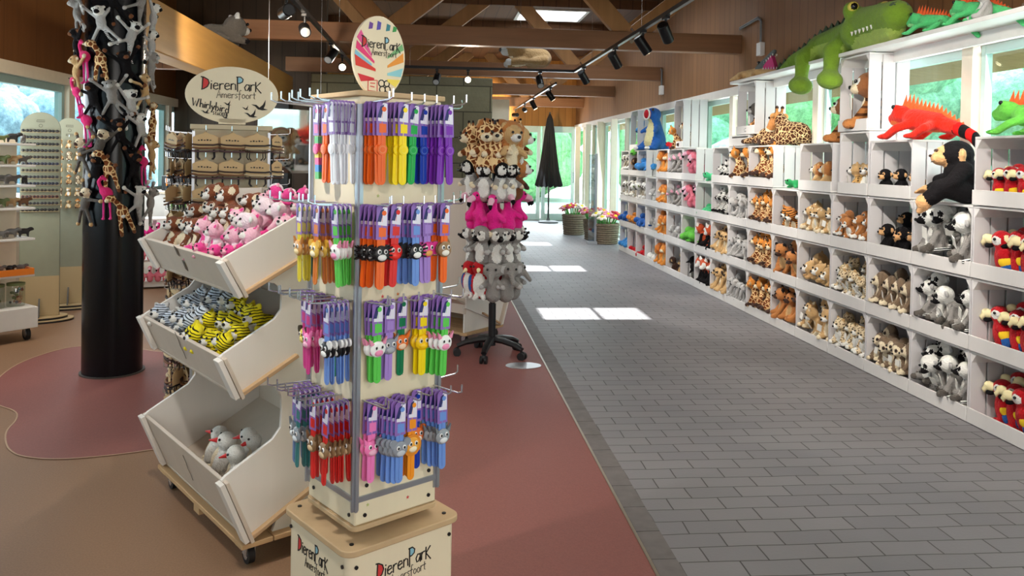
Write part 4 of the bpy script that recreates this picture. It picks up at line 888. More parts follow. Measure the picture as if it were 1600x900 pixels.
CH = { # charm: face colour, ear colour, ear style, muzzle colour, extras
 'dial': None, 'spider': ((24, 22, 24), (24, 22, 24), 'legs', (230, 230, 230)), 'ladybird': ((226, 40, 36), (24, 22, 24), 'wings', (240, 60, 50)), 'penguin': ((24, 26, 32), (24, 26, 32), 'legs', (244, 244, 240)), 'owl': ((226, 60, 150), (226, 60, 150), 'wings', (236, 170, 90)), 'sloth': ((150, 120, 86), (236, 230, 214), 'none', (240, 236, 226)),
 'cow': ((246, 246, 244), (236, 150, 180), 'point', (246, 150, 190)), 'cat': ((150, 154, 168), (150, 154, 168), 'point', (176, 180, 190)), 'fox': ((240, 118, 40), (240, 118, 40), 'point', (250, 220, 190)), 'duck': ((252, 206, 10), (252, 206, 10), 'none', (252, 206, 10)), 'kitten': ((250, 130, 190), (250, 130, 190), 'point', (252, 190, 214)), 'koala': ((146, 152, 162), (146, 152, 162), 'round', (200, 206, 214)),
 'lioncub': ((240, 170, 60), (226, 140, 40), 'mane', (250, 232, 200)), 'tigercub': ((236, 120, 50), (236, 120, 50), 'round', (250, 236, 220)), 'lemur': ((150, 158, 166), (120, 126, 132), 'point', (226, 230, 234)), 'giraffe': ((214, 158, 90), (180, 120, 60), 'point', (240, 214, 160)), 'leopard': ((236, 196, 90), (220, 170, 60), 'round', (250, 236, 200)), 'badger': ((26, 26, 30), (240, 240, 240), 'round', (244, 244, 240)), 'owlbrown': ((150, 118, 84), (120, 90, 60), 'point', (220, 190, 150)), 'meerkat': ((236, 206, 40), (40, 36, 20), 'round', (246, 226, 120))}
def charm_mesh(kind, c):
    key = 'charm' + kind + (str(c) if kind == 'dial' else '')
    if key in CACHE: return CACHE[key]
    b = MB()
    def disc(x, z, rx, rz, y0, th, mi, n=16): b.prism([(x + rx * math.cos(2 * PI * k / n), z + rz * math.sin(2 * PI * k / n)) for k in range(n)], (0, y0, 0), (1, 0, 0), (0, 0, 1), (0, -th, 0), mi)
    Z = -.140
    if kind == 'dial':
        disc(0, Z, .0165, .0165, -.001, .005, 0); disc(0, Z, .012, .012, -.006, .001, 1); disc(0, Z, .0085, .0085, -.007, .0008, 0)
        me = b.mesh('charm', [PL(c), PL(tuple(min(255, int(x * .75 + 60)) for x in c))])
    else:
        fc, ec, es, mc = CH[kind]
        if es == 'point':
            for s in (1, -1): b.prism([(s * .008, Z + .012), (s * .02, Z + .010), (s * .024, Z + .028)], (0, -.001, 0), (1, 0, 0), (0, 0, 1), (0, -.006, 0), 1)
        elif es == 'round':
            for s in (1, -1): disc(s * .018, Z + .015, .010, .010, -.001, .006, 1)
        elif es == 'mane': disc(0, Z, .027, .026, -.001, .004, 1, 12)
        elif es == 'legs':
            for s in (1, -1):
                for k in range(4): b.tube([(s * .012, -.004, Z + .008 - .006 * k), (s * .028, -.006, Z + .016 - .010 * k)], .0024, 5, 1)
        elif es == 'wings':
            for s in (1, -1): disc(s * .022, Z + .002, .014, .016, -.001, .005, 1)
        b.ell((0, -.004, Z), (.021, .007, .0195), None, 0, 14, 8)
        b.ell((0, -.0085, Z - .008), (.012, .005, .008), None, 2, 10, 6)
        for s in (1, -1): b.ell((s * .008, -.010, Z + .005), (.005, .0025, .0058), None, 4, 8, 6); b.ell((s * .008, -.0122, Z + .005), (.0028, .0012, .0036), None, 3, 8, 6)
        b.v = [(x * 1.28, y * 1.15, Z + (z - Z) * 1.28) for x, y, z in b.v]
        me = b.mesh('charm', [PL(fc), PL(ec), PL(mc), PL((16, 16, 18)), PL((246, 246, 246))], 60)
    CACHE[key] = me; return me
CHN = {'dial': 'round dial', 'ladybird': 'ladybird', 'lioncub': 'lion', 'tigercub': 'tiger', 'owlbrown': 'brown owl', 'sloth': 'brown face'}
def bracelet(cname, charm, label, loc, rz, tilt, group):
    rb = cname == 'rainbow'; c = (240, 90, 160) if rb else SC_[cname]
    r = thing('snap_bracelet', label, 'bracelet', loc, rz, group); r.rotation_euler = (tilt[0], tilt[1], rz)
    for nm, me in (('strap', strap_mesh(c, rb)), ('card_header', card_mesh(c)), ('charm', charm_mesh(charm, c))):
        o = bpy.data.objects.new(nm, me); COL.objects.link(o); o.parent = r
    return r
RowNm = ['top', 'second', 'third', 'bottom']; HZ = [1.660, 1.352, 1.060, 0.760]
# (position along the face from the near corner, colour, charm, how many)
RF = [[(.035, 'orange', 'dial', 4), (.100, 'yellow', 'dial', 5), (.160, 'green', 'dial', 3), (.205, 'blue', 'dial', 2), (.255, 'purple', 'dial', 6)],
      [(.030, 'orange', 'spider', 5), (.090, 'red', 'ladybird', 4), (.150, 'sky blue', 'penguin', 5), (.205, 'lilac', 'owl', 4), (.262, 'orange', 'sloth', 5)],
      [(.040, 'lime', 'cow', 3), (.095, 'lilac', 'cat', 2), (.150, 'dark green', 'fox', 1), (.205, 'yellow', 'duck', 3), (.258, 'lime', 'cow', 6)],
      [(.038, 'pink', 'kitten', 2), (.095, 'sky blue', 'koala', 6), (.150, 'amber', 'lioncub', 5), (.205, 'blue', 'tigercub', 1), (.262, 'sky blue', 'lemur', 5)]]
LF = [[(.02, 'white', 'dial', 7), (.145, 'orange', 'dial', 3), (.205, 'rainbow', 'dial', 3)],
      [(.03, 'lime', 'cow', 4), (.105, 'rust', 'leopard', 5), (.19, 'mustard', 'giraffe', 6), (.265, 'dark green', 'giraffe', 3)],
      [(.035, 'sky blue', 'badger', 5), (.115, 'dark green', 'fox', 1), (.185, 'hot pink', 'kitten', 4), (.25, 'hot pink', 'meerkat', 3)],
      [(.03, 'red', 'owlbrown', 5), (.115, 'red', 'owlbrown', 5), (.205, 'teal', 'lemur', 5), (.265, 'slate blue', 'lemur', 4)]]
ca, sa = math.cos(TA), math.sin(TA)
def t2w(x, y): return (TX + ca * x - sa * y, TY + sa * x + ca * y)
rbk = random.Random(21)
def hook(parent, p, d, L=0.15, r=.0028):
    b = MB(); p = Vector(p); d = Vector(d); b.tube([p, p + d * L * .9 + Vector((0, 0, .006)), p + d * L + Vector((0, 0, .012)), p + d * L + Vector((0, 0, .035))], r, 6)
    return b.build('hook', WIRE, parent)
for face, rows in (('front', RF), ('left', LF)):
    for ri, bl in enumerate(rows):
        z = HZ[ri]
        ends = []
        for bi, (u, cn, chm, n) in enumerate(bl):
            if face == 'front': hp = (-hw + u, -hw, z); dl = (0, -1, 0)
            else: hp = (-hw, -hw + u, z); dl = (-1, 0, 0)
            L = 0.105 if n < 5 else 0.125
            if face == 'left': L = 0.13
            hook(tw, hp, dl, L)
            for k in range(n):
                dd = 0.016 + k * min(0.016 if face == 'front' else (.0115 if ri == 0 else .0165), (L - .03) / max(n - 1, 1))
                sh = ((k - (n - 1)) * 0.0045 if face == 'front' else 0) + rbk.uniform(-.002, .002)
                lx, ly = (hp[0] + dl[0] * dd + (sh if face == 'front' else 0), hp[1] + dl[1] * dd + (-sh if face == 'left' else 0))
                wx, wy = t2w(lx, ly); rz = TA + (0 if face == 'front' else -PI / 2) + rbk.uniform(-.06, .06)
                order = 'front' if k == n - 1 and n > 1 else ('only' if n == 1 else ORD[n - 1 - k])
                fc = 'right' if face == 'front' else 'left'
                lab = '%s bracelet with %s charm, %s on its hook, %s row, tower\'s %s face' % (cn, CHN.get(chm, chm), order, RowNm[ri], fc)
                if (face, ri, bi) == ('left', 3, 1): lab = lab.replace('on its hook', 'on farther hook')
                if (face, ri, bi) == ('left', 3, 2): pass
                if (face, ri, bi) == ('front', 2, 4): lab = lab.replace('on its hook', 'on end hook')
                bracelet(cn, chm, lab, (wx, wy, z + .004), rz, (rbk.uniform(-.03, .05), rbk.uniform(-.05, .05)), '%s bracelets on the %s row' % (cn, RowNm[ri]))
    for ri in range(4):
        for u in ((.02, .285) if face == 'front' else (.03, .09, .145, .22, .29)):
            hp = (-hw + u, -hw, HZ[ri] + .004) if face == 'front' else (-hw, -hw + u, HZ[ri] + .004)
            hook(tw, hp, (0, -1, 0) if face == 'front' else (-1, 0, 0), 0.15)
for k, (cn, z) in enumerate((('red', 1.352), ('dark green', 0.760), ('red', 0.750), ('orange', 1.345))):
    hook(tw, (hw, -.10 + .06 * k, z), (1, 0, 0), .09); wx, wy = t2w(hw + .055, -.10 + .06 * k)
    bracelet(cn, 'sloth' if k < 3 else 'fox', '%s snap bracelet on the far right side of the tower, %s row' % (cn, 'second' if z > 1 else 'bottom'), (wx, wy, z + .004), TA + PI / 2, (0, 0), 'bracelets on the far side')
for k in range(8): hook(tw, (hw, -.10 + .07 * (k % 2) * 2, HZ[k // 2] + .004), (1, 0, 0), .12)

# ------------------------------------------------------------------ tilted plywood dump bins
BINM = wood('bin_ply', (234, 228, 220), 'X', 'Z', None, 0.05, 0.55); BINB = wood('bin_board', (214, 200, 184), 'Y', 'Z', None, 0.08, 0.6); BINE = wood('bin_edge', (200, 166, 128), 'X', 'Z', None, 0.15, 0.6); PAL = wood('pallet_pine', (204, 168, 124), 'X', 'Y', None, 0.2, 0.65)
CAST = plain('caster_rubber', (24, 24, 26), 0.5); STEEL = plain('steel', (190, 192, 195), 0.25, 0.9)
def caster(parent, x, y, r=.038):
    b = MB(); b.cyl((x - .012, y, r), (x + .012, y, r), r, n=18); o = b.build('caster', CAST, parent)
    h = MB(); h.cyl((x - .014, y, r), (x + .014, y, r), r * .55, n=14); h.build('hub', STEEL, o)
    f = MB(); f.bb(x - .018, x - .014, y - .02, y + .02, r, r * 2.05); f.bb(x + .014, x + .018, y - .02, y + .02, r, r * 2.05); f.bb(x - .02, x + .02, y - .022, y + .022, r * 2.0, r * 2.12); f.build('caster_fork', STEEL, o)
PROF = [(.03, .10), (-.07, .345), (-.055, .358), (.12, .452), (.150, .490), (.153, .56), (.150, .61), (.135, .640), (.10, .657), (.05, .662), (-.012, .628), (-.082, .785), (-.067, .797), (.12, .898), (.146, .930), (.147, .985), (.138, 1.012), (.118, 1.030), (.09, 1.036), (.05, 1.034), (-.004, .990), (-.08, 1.130), (-.062, 1.142), (.223, 1.285), (.30, 1.345), (.47, 1.345), (.47, .30), (.195, .185)]
LEV = [(-.07, .345, .03, .10, .62), (-.082, .785, -.012, .628, .47), (-.08, 1.13, -.004, .990, .47)]
def bin_unit(label, P0, ang, W, mirror=False):
    r = thing('dump_bin', label, 'display stand', (P0[0], P0[1], 0), ang); sg_ = -1 if mirror else 1
    for v in (0.0, W - .016):
        b = MB(); y0 = sg_ * v; b.prism(PROF, (0, y0, 0), (1, 0, 0), (0, 0, 1), (0, sg_ * .016, 0)); b.build('side_panel', BINM, r, 0.0015)
    for k, (lx, lz, fx, fz, bx) in enumerate(LEV):
        ya, yb_ = sg_ * -.03, sg_ * (W + .03)
        d = Vector((lx - fx, 0, lz - fz)); n_ = Vector((d.z, 0, -d.x)).normalized()
        if n_.x > 0: n_ = -n_
        b = MB(); b.prism([(0, 0), (d.length * .98, 0), (d.length * .98, .014), (0, .014)], (fx + .002, ya, fz), d.normalized(), -n_, (0, yb_ - ya, 0)); o = b.build('front_board', BINB, r, 0.002)
        b2 = MB()
        for vv in (sg_ * -.014, sg_ * (W + .014 - .016)):
            pass
        # raised end battens on the front of each bin
        for vv, nm in ((sg_ * -.028, 'batten'), (sg_ * (W - .022), 'batten')):
            e = MB(); e.prism([(0.01, 0), (d.length * .99, 0), (d.length * .99, -.018), (0.01, -.018)], (fx, vv, fz), d.normalized(), -n_, (0, sg_ * .05, 0)); e.build(nm, BINM, r, 0.002)
        e = MB(); L = .26 if k == 0 else .24; fd = Vector((.165, 0, .085)).normalized()
        e.prism([(0, 0), (L, 0), (L, .014), (0, .014)], (fx + .01, sg_ * -.022, fz + .01), fd, Vector((-fd.z, 0, fd.x)), (0, sg_ * .024, 0)); e.build('edge_batten', BINE, r, 0.002)
        b = MB(); b.prism([(0, 0), ((bx - fx) / fd.x * .93, 0), ((bx - fx) / fd.x * .93, .014), (0, .014)], (fx, sg_ * .016, fz), fd, Vector((-fd.z, 0, fd.x)), (0, sg_ * (W - .032), 0)); b.build('floor_board', BINB, r, 0.002)
        h = MB()
        if k < 2:
            pts = [(.02, 0), (.05, .02), (.08, .01), (.11, .04), (.15, .05)]
            h.stroke([(p[0] - .02, p[1] * .5) for p in pts], .006, Vector((fx, sg_ * W * .52, fz)) + d * .32 + n_ * .001, d.normalized(), (0, sg_ * -1, 0), n_ * .001)
        else:
            for q in range(2): h.stroke([(0 + q * .07, 0), (.045 + q * .07, .02)], .02, Vector((fx, sg_ * W * .55, fz)) + d * .3 + n_ * .001, d.normalized(), (0, sg_ * -1, 0), n_ * .001)
        h.build('printed_mark', plain('ink_mark', (96, 84, 72), .7), o)
    b = MB(); b.bb(.455, .47, sg_ * .016, sg_ * (W - .016), .25, 1.345); b.build('back_panel', BINB, r)
    b = MB(); b.prism([(.13, .10), (.47, .10), (.47, .31), (.2, .185), (.155, .165)], (0, sg_ * .018, 0), (1, 0, 0), (0, 0, 1), (0, sg_ * .014, 0)); b.build('foot_panel', BINM, r)
    b = MB(); b.prism([(.13, .10), (.47, .10), (.47, .31), (.2, .185), (.155, .165)], (0, sg_ * (W - .034), 0), (1, 0, 0), (0, 0, 1), (0, sg_ * .014, 0)); b.build('foot_panel', BINM, r)
    for k in range(4): b = MB(); x0 = 0.0 + .122 * k; b.bb(x0, x0 + .117, sg_ * -.02, sg_ * (W + .02), .082, .10); b.build('pallet_plank', PAL, r, 0.002)
    for v in (.03, W / 2, W - .03): b = MB(); b.bb(.005, .48, sg_ * (v - .03), sg_ * (v + .03), .075 if abs(v - W / 2) > .1 else .05, .082); b.build('pallet_block', PAL, r)
    for x in (.05, .44):
        for v in (.04, W - .04): caster(r, x, sg_ * v, .034)
    return r
BA = math.radians(35); BP = (-.68, 2.94); BW = 0.93
bin_unit('tall three-tier white plywood dump bin of soft toys beside the bracelet tower', BP, BA, BW)
bin_unit('plain plywood dump bin standing behind the black puppet spinner', (0.58, 6.76), math.radians(228), 0.9, True)
def binw(u, v): return (BP[0] + math.cos(BA) * u - math.sin(BA) * v, BP[1] + math.sin(BA) * u + math.cos(BA) * v)
rb2 = random.Random(4)
def heap(kind, desc, us, vs, z0, slope, s, group, where, face=BA - PI / 2, jit=.5, cat='plush toy', lift=0.0):
    n = 0
    for i, u in enumerate(us):
        for j, v in enumerate(vs):
            n += 1; x, y = binw(u + rb2.uniform(-.012, .012), v + rb2.uniform(-.015, .015))
            z = z0 + slope * u + lift + rb2.uniform(-.012, .012)
            place(K[kind], '%s, %s from right, row %s, %s' % (desc, ORD[j], ['one', 'two', 'three', 'four', 'five'][i], where), cat, (x, y, z), (rb2.uniform(-.5, .1), rb2.uniform(-.35, .35), face + rb2.uniform(-jit, jit)), s * rb2.uniform(.92, 1.08), group)
# upper bin: pale pink toys on the right half, brown ones on the left
up = 'upper bin'
heap('pinkcat', 'pink and white plush', (.035, .135, .235), (.08, .20, .32, .43), 1.075, .50, .15, 'pink toys in the upper bin', up)
heap('pinkdisc', 'pale pink plush with hot pink feet', (.085, .185, .285), (.12, .26, .38), 1.09, .52, .155, 'pale pink toys in the upper bin', up)
K['magenta'] = animal('hot_pink_toy', fur('fur_hot_pink', (236, 70, 150)), WHITEF, fur('fur_hot_pink', (236, 70, 150)), F_LPINK, 'round', F_LPINK, None, F_LPINK, pose='lie')
heap('magenta', 'small hot pink plush along the front edge', (-.02,), (.09, .19, .29, .39, .48), 1.105, .5, .11, 'hot pink toys in the upper bin', up)
heap('magenta', 'small hot pink plush near the back', (.27,), (.06, .17, .30), 1.16, .5, .13, 'hot pink toys in the upper bin', up + ' top')
heap('bushbaby', 'chestnut brown plush with cream ears', (.035, .14, .24), (.54, .66, .78, .88), 1.06, .50, .17, 'brown toys in the upper bin', up)
heap('bushbaby', 'chestnut plush with broad cream ears', (.19,), (.58, .72), 1.09, .55, .18, 'brown toys in the upper bin', 'upper bin heap crest')
heap('whitetiger', 'small white tiger plush', (.0, .08, .16), (.54, .63, .73, .83), .745, .45, .17, 'white tigers in the middle bin', 'middle bin')
heap('yellowtiger', 'small yellow tiger plush', (.0, .08, .16), (.18, .27, .36, .45), .735, .45, .17, 'yellow tigers in the middle bin', 'middle bin')
heap('gull', 'white gull plush with red beak', (.07,), (.24, .38, .52), .18, .4, .19, 'white birds in the lower bin', 'lower bin', BA - PI / 2 - .4, .5)
heap('gull', 'white gull plush with red beak', (.15,), (.19, .30), .2, .4, .18, 'white birds in the lower bin', 'lower bin back', BA - PI / 2 - .4, .4)

# ------------------------------------------------------------------ leather bracelet stand with oval sign
WA = math.radians(35); WC = (-1.232, 4.222)
ws = thing('bracelet_stand', 'cream square hook stand of leather bracelets with an oval sign, behind the dump bin', 'display stand', (WC[0], WC[1], 0), math.radians(14)); ws.scale = (1.12, 1.12, 1.0)
WPAN = wood('stand_panel', (206, 190, 160), 'X', 'Z', None, 0.06, 0.55)
b = MB(); b.bb(0, .33, 0, .36, .10, 1.645); b.build('panel', WPAN, ws, .004)
b = MB(); b.bb(-.015, .345, -.015, .375, 1.63, 1.655); b.build('top_plate', WPAN, ws, .003)
b = MB(); b.bb(-.03, .39, -.03, .39, .075, .10); b.build('base_plate', WPAN, ws, .003)
for x, y in ((0, 0), (.36, 0), (0, .36), (.36, .36)): caster(ws, x + .02 * (1 if x == 0 else -1), y, .03)
for x, y in ((0, 0), (.33, 0), (0, .36)): b = MB(); b.bb(x - .006, x + .006, y - .006, y + .006, .12, 1.62); b.build('corner_profile', ALU, ws)
ow, oh = .205, .148
oz = 1.812
sg2 = MB(); sg2.prism(oval(ow, oh), (.165, .02, oz), (1, 0, 0), (0, 0, 1), (0, .016, 0)); sg2.box((.165, .028, 1.675), (.12, .016, .03)); os_ = sg2.build('oval_sign', PLY, ws, .002)
T_ = (0, -.0012, 0); y_ = .0198
logo(os_, (.165 - .132, y_, oz + .026), (1, 0, 0), (0, 0, 1), T_, .262, True, 0.0)
m = MB(); write(m, 'Whirlybird', (.165 - .175, y_, oz - .060), (1, 0, -.22), (.1, 0, 1), T_, .043, .0052, 0, 1.06); m.build('lettering', INK, os_)
m = MB(); write(m, 'STACKER', (.165 - .085, y_, oz - .104), (1, 0, -.1), (0, 0, 1), T_, .016, .0032, 0, 1.2); m.build('lettering', INK, os_)
BIRD = [(-1, .25), (-.45, .22), (-.1, -.1), (.25, .25), (.55, .9), (.5, .2), (.35, -.2), (.8, -.35), (.2, -.45), (-.25, -.35), (-.6, .05)]
for x, z, s in ((.125, -.055, .042), (.085, -.098, .034), (.06, -.066, .018), (-.02, -.045, .02), (-.115, -.09, .022), (-.03, -.115, .018)):
    b = MB(); b.prism([(p[0] * s, p[1] * s) for p in BIRD], (.165 + x, y_, oz + z), (1, 0, 0), (0, 0, 1), T_); b.build('bird_silhouette', INK, os_)
KRAFT = plain('kraft_card', (204, 172, 128), .8); LTH = [plain('leather_%d' % i, c, .55) for i, c in enumerate(((60, 38, 30), (40, 32, 34), (120, 78, 48), (206, 186, 150), (84, 58, 60)))]
WL = math.radians(14)
def card_set(kindi):
    r = thing('leather_bracelet_set', link=False); b = MB(); b.prism([(-.045, -.055), (.045, -.055), (.048, -.01), (.03, .0), (.012, .004), (0, .014), (-.012, .004), (-.03, .0), (-.048, -.01)], (0, 0, 0), (1, 0, 0), (0, 0, 1), (0, -.002, 0)); b.build('card', KRAFT, r, link=False)
    b = MB()
    for k in range(5): b.bb(-.028 + k * .011, -.021 + k * .011, -.0026, -.0021, -.024, -.020 + .002 * (k % 2))
    b.build('printed_lines', INK, r, link=False)
    for k in range(3):
        z = -.038 - .013 * k; b = MB(); b.tube([(-.05, -.004, z), (-.025, -.014, z - .003), (.0, -.017, z - .003), (.03, -.014, z - .003), (.05, -.004, z)], .005, 6, 0, True, 0.7, (0, 0, 1)); b.build('leather_band', LTH[(kindi + k * 2) % 5], r, link=False)
    for s in (1, -1): b = MB(); b.tube([(s * .03, .0, -.06), (s * .032, .004, -.09), (s * .024, .002, -.10)], .0025, 5); b.build('cord_tie', LTH[1], r, link=False)
    return r
CS = [card_set(i) for i in range(4)]
def w2(x, y): a = WL; x *= 1.12; y *= 1.12; return (WC[0] + math.cos(a) * x - math.sin(a) * y, WC[1] + math.sin(a) * x + math.cos(a) * y)
rw = random.Random(9)
WZ = [1.612 - .136 * k for k in range(11)]
for ri, z in enumerate(WZ[:6]):
    for ci_, x in enumerate((.055, .165, .275)):
        hook(ws, (x, 0, z), (0, -1, 0), .07, .0022)
        for k in range(2):
            px, py = w2(x + rw.uniform(-.006, .006), -.028 - .032 * k)
            place(CS[rw.randrange(4)], 'kraft card of leather bands, %s column, row %s down, %s, stand\'s front' % (['left', 'middle', 'right'][ci_], ['one', 'two', 'three', 'four', 'five', 'six'][ri], ['inner', 'outer'][k]), 'bracelet', (px, py, z - .012), (0, rw.uniform(-.05, .05), WL), 1.25, 'leather bracelets on the front of the stand')
for ri, z in enumerate(WZ):
    for ci_, y in enumerate((.08, .20, .31)):
        hook(ws, (0, y, z), (-1, 0, 0), .12, .0022)
        for k in range(3):
            px, py = w2(-.025 - .035 * k, y + rw.uniform(-.008, .008))
            place(CS[rw.randrange(4)], 'leather bracelet card, %s hook, row %s down, %s, stand\'s left side' % (['near', 'middle', 'far'][ci_], ['one', 'two', 'three', 'four', 'five', 'six', 'seven', 'eight', 'nine', 'ten', 'eleven', 'twelve'][ri], ['inner', 'middle', 'outer'][k]), 'bracelet', (px, py, z - .012), (0, rw.uniform(-.12, .12), WL - PI / 2 + rw.uniform(-.5, .5)), 1.28, 'leather bracelets on the left side of the stand')
for ri, z in enumerate(WZ[:3]):
    hook(ws, (.33, .08, z), (1, 0, 0), .1, .0022)
    px, py = w2(.37, .08); place(CS[ri], 'leather bracelet card on the right side of the stand, row %s down' % ['one', 'two', 'three'][ri], 'bracelet', (px, py, z - .012), (0, 0, WL + PI / 2 - .5), 1.25, 'leather bracelets on the right side of the stand')
# ------------------------------------------------------------------ puppet spinner
SPX, SPY = .45, 6.08
sp = thing('puppet_spinner', 'black wheeled puppet spinner with five tiers of hand puppets', 'display stand', (SPX, SPY, 0), 0.3)
SB = plain('spinner_black', (22, 23, 26), .4)
b = MB(); b.cyl((0, 0, .10), (0, 0, 1.80), .020, n=16); b.cyl((0, 0, .08), (0, 0, .40), .028, n=16); b.build('pole', SB, sp)
for k in range(5):
    a = 2 * PI * k / 5 + .35; b = MB(); c_, s_ = math.cos(a), math.sin(a)
    b.tube([(0, 0, .13), (c_ * .1, s_ * .1, .125), (c_ * .2, s_ * .2, .105), (c_ * .265, s_ * .265, .078)], [.036, .032, .028, .022], 8, 0, True, .75, (0, 0, 1)); leg = b.build('base_leg', SB, sp)
    w_ = MB()
    for s2 in (1, -1): w_.cyl((c_ * .265 - s_ * .008 * s2, s_ * .265 + c_ * .008 * s2, .03), (c_ * .265 - s_ * .026 * s2, s_ * .265 + c_ * .026 * s2, .03), .03, n=16)
    w_.ell((c_ * .265, s_ * .265, .045), (.022, .022, .024)); w_.build('caster', CAST, leg)
TZ = [1.40, 1.18, .95, .70, .46]
def ring(r, z, n=28): return [(r * math.cos(2 * PI * k / n), r * math.sin(2 * PI * k / n), z) for k in range(n + 1)]
for z in TZ:
    b = MB(); b.tube(ring(.17, z), .0035, 5, 0, False); b.tube(ring(.10, z + .1), .0035, 5, 0, False)
    for k in range(8): a = 2 * PI * k / 8; b.tube([(.02 * math.cos(a), .02 * math.sin(a), z + .02), (.17 * math.cos(a), .17 * math.sin(a), z)], .003, 5); b.tube([(.17 * math.cos(a), .17 * math.sin(a), z), (.17 * math.cos(a), .17 * math.sin(a), z + .12)], .003, 5)
    b.build('wire_tier', SB, sp)
PU = {}
PU['giraffe'] = animal('giraffe_puppet', P_GIR, None, P_GIR, F_CREAM, 'side', F_TAN, None, F_CREAM, None, horn=F_BLACK, hs=.95, pose='puppet')
PU['lion'] = animal('lion_puppet', F_TAN, F_CREAM, F_TAN, WHITEF, 'round', F_TAN, None, F_TAN, None, mane=F_CARAMEL, pose='puppet')
PU['penguin'] = animal('penguin_puppet', F_LGREY, WHITEF, F_BLACK, F_BLACK, 'none', None, None, F_CREAM, None, cheek=WHITEF, pose='puppet', hs=.85, mz=(.05, .13, .05), limb=F_GREY)
PU['redpanda'] = animal('red_panda_puppet', F_BROWN, None, F_CARAMEL, WHITEF, 'round', WHITEF, None, F_DBROWN, None, cheek=WHITEF, pose='puppet')
PU['flamingo'] = flamingo('flamingo_puppet', fur('fur_magenta', (242, 34, 146)))
PU['lemur'] = animal('lemur_puppet', F_GREY, WHITEF, F_GREY, F_BLACK, 'side', F_CREAM, None, F_LGREY, F_BLACK, cheek=WHITEF, pose='puppet', mz=(.085, .13, .08))
PU['elephant'] = animal('elephant_puppet', F_GREY, None, F_GREY, None, 'big', F_GREY, F_LGREY, F_LGREY, trunk=True, pose='puppet')
PU['parrot'] = bird('parrot_puppet', F_RED, WHITEF, plain('felt_cream', (238, 226, 176), .8), F_RED, None, .1, F_BLUE)
face = math.atan2(-SPY, -SPX)  # towards the entrance
tiers = [('top', ['lion', 'giraffe', 'giraffe', 'giraffe', 'lion', 'lion', 'giraffe', 'lion'], .37, 1.42), ('second', ['redpanda', 'penguin', 'penguin', 'penguin', 'penguin', 'redpanda', 'redpanda', 'penguin'], .31, 1.20),
         ('third', ['flamingo'] * 8, .31, .965), ('fourth', ['lemur'] * 8, .31, .715), ('bottom', ['elephant', 'parrot', 'parrot', 'elephant', 'elephant', 'elephant', 'elephant', 'parrot'], .30, .455)]
rp_ = random.Random(2)
angs = [-150, -66, -28, 6, 40, 74, 112, 170]
PDESC = {'giraffe': 'giraffe hand puppet', 'lion': 'golden lion hand puppet', 'penguin': 'grey and black penguin hand puppet', 'redpanda': 'brown red-panda hand puppet', 'flamingo': 'bright pink flamingo hand puppet', 'lemur': 'grey and white lemur hand puppet', 'elephant': 'grey elephant hand puppet', 'parrot': 'red parrot hand puppet'}
for nm, ks, s, z in tiers:
    for i, (kd, ad) in enumerate(zip(ks, angs)):
        a = face + math.radians(ad + rp_.uniform(-5, 5)); r = .165
        vis = 'facing the shop entrance' if abs(ad) < 80 else 'on the far side'
        place(PU[kd], '%s, %s from left on the %s tier of the spinner' % (PDESC[kd], ORD[i], nm), 'hand puppet', (SPX + r * math.cos(a), SPY + r * math.sin(a), z + rp_.uniform(-.01, .01)), (rp_.uniform(-.05, .15), rp_.uniform(-.08, .08), a + PI / 2 + rp_.uniform(-.35, .55)), s * rp_.uniform(.95, 1.05), '%s puppets on the %s tier' % (kd, nm))
fp = MB(); fp.prism([(x, y) for x, y in oval(.13, .09)], (0, 0, 0.003), (1, 0, 0), (0, 1, 0), (0, 0, .004)); o = fp.build('floor_plate', ALU, loc=(.66, 5.76, 0)); tag(o, 'flat oval metal floor plate beside the puppet spinner wheel', 'floor plate')

# ------------------------------------------------------------------ long-armed toys hugging the black column
def hugger(name, body, head, tips, facem=None, tail=None, ear=None, pose=0, thin=1.0):
    mats = []
    def mi(m):
        if m not in mats: mats.append(m)
        return mats.index(m)
    B, H, T_ = mi(body), mi(head), mi(tips); root = thing(name, link=False)
    ex = [((.40, .46), (-.40, .46), (.36, -.50), (-.36, -.50)), ((.30, .52), (-.44, .30), (.16, -.56), (-.38, -.40)), ((.46, .2), (-.30, .5), (.30, -.46), (-.14, -.58))][pose]
    P = [('e', (0, 0, 0), (.13, .10, .20), None, B), ('e', (0, -.06, .29), (.135, .125, .125), None, H), ('e', (0, -.16, .25), (.07, .07, .055), None, mi(facem or head))]
    for i, (x, z) in enumerate(ex):
        st = (.09 * (1 if x > 0 else -1), 0, .13 if z > 0 else -.14)
        P += [('t', st, (x, .05, z), .048 * thin, .042 * thin, B), ('e', (x * 1.03, .04, z * 1.03), (.062, .055, .062), None, T_)]
    for s in (1, -1): P.append(('e', (s * .14, -.03, .36), (.05, .03, .05), None, mi(ear or head)))
    if tail: t_ = mi(tail); P += [('t', (.02, .04, -.18), (.12, .05, -.42), .04, .038, t_), ('t', (.12, .05, -.42), (.30, .05, -.62), .038, .03, t_)]
    soft('body', P, mats, .026, root)
    for s in (1, -1): dot('eye', (s * .055, -.165, .315), .018, BLACK, root)
    return root
HG = {}
HG['white'] = [hugger('white_monkey_toy', F_LGREY, WHITEF, WHITEF, F_BLACK, P_RING, WHITEF, k) for k in range(3)]
HG['grey'] = [hugger('grey_monkey_toy', F_GREY, F_GREY, F_LGREY, F_LGREY, F_GREY, F_LGREY, k) for k in range(3)]
HG['chimp'] = [hugger('black_monkey_toy', F_BLACK, F_BLACK, F_BROWN, F_BROWN, F_BLACK, F_BROWN, k) for k in range(3)]
HG['lemur'] = [hugger('striped_tail_lemur_toy', F_LGREY, WHITEF, F_BLACK, F_BLACK, P_RING, F_BLACK, k) for k in range(3)]
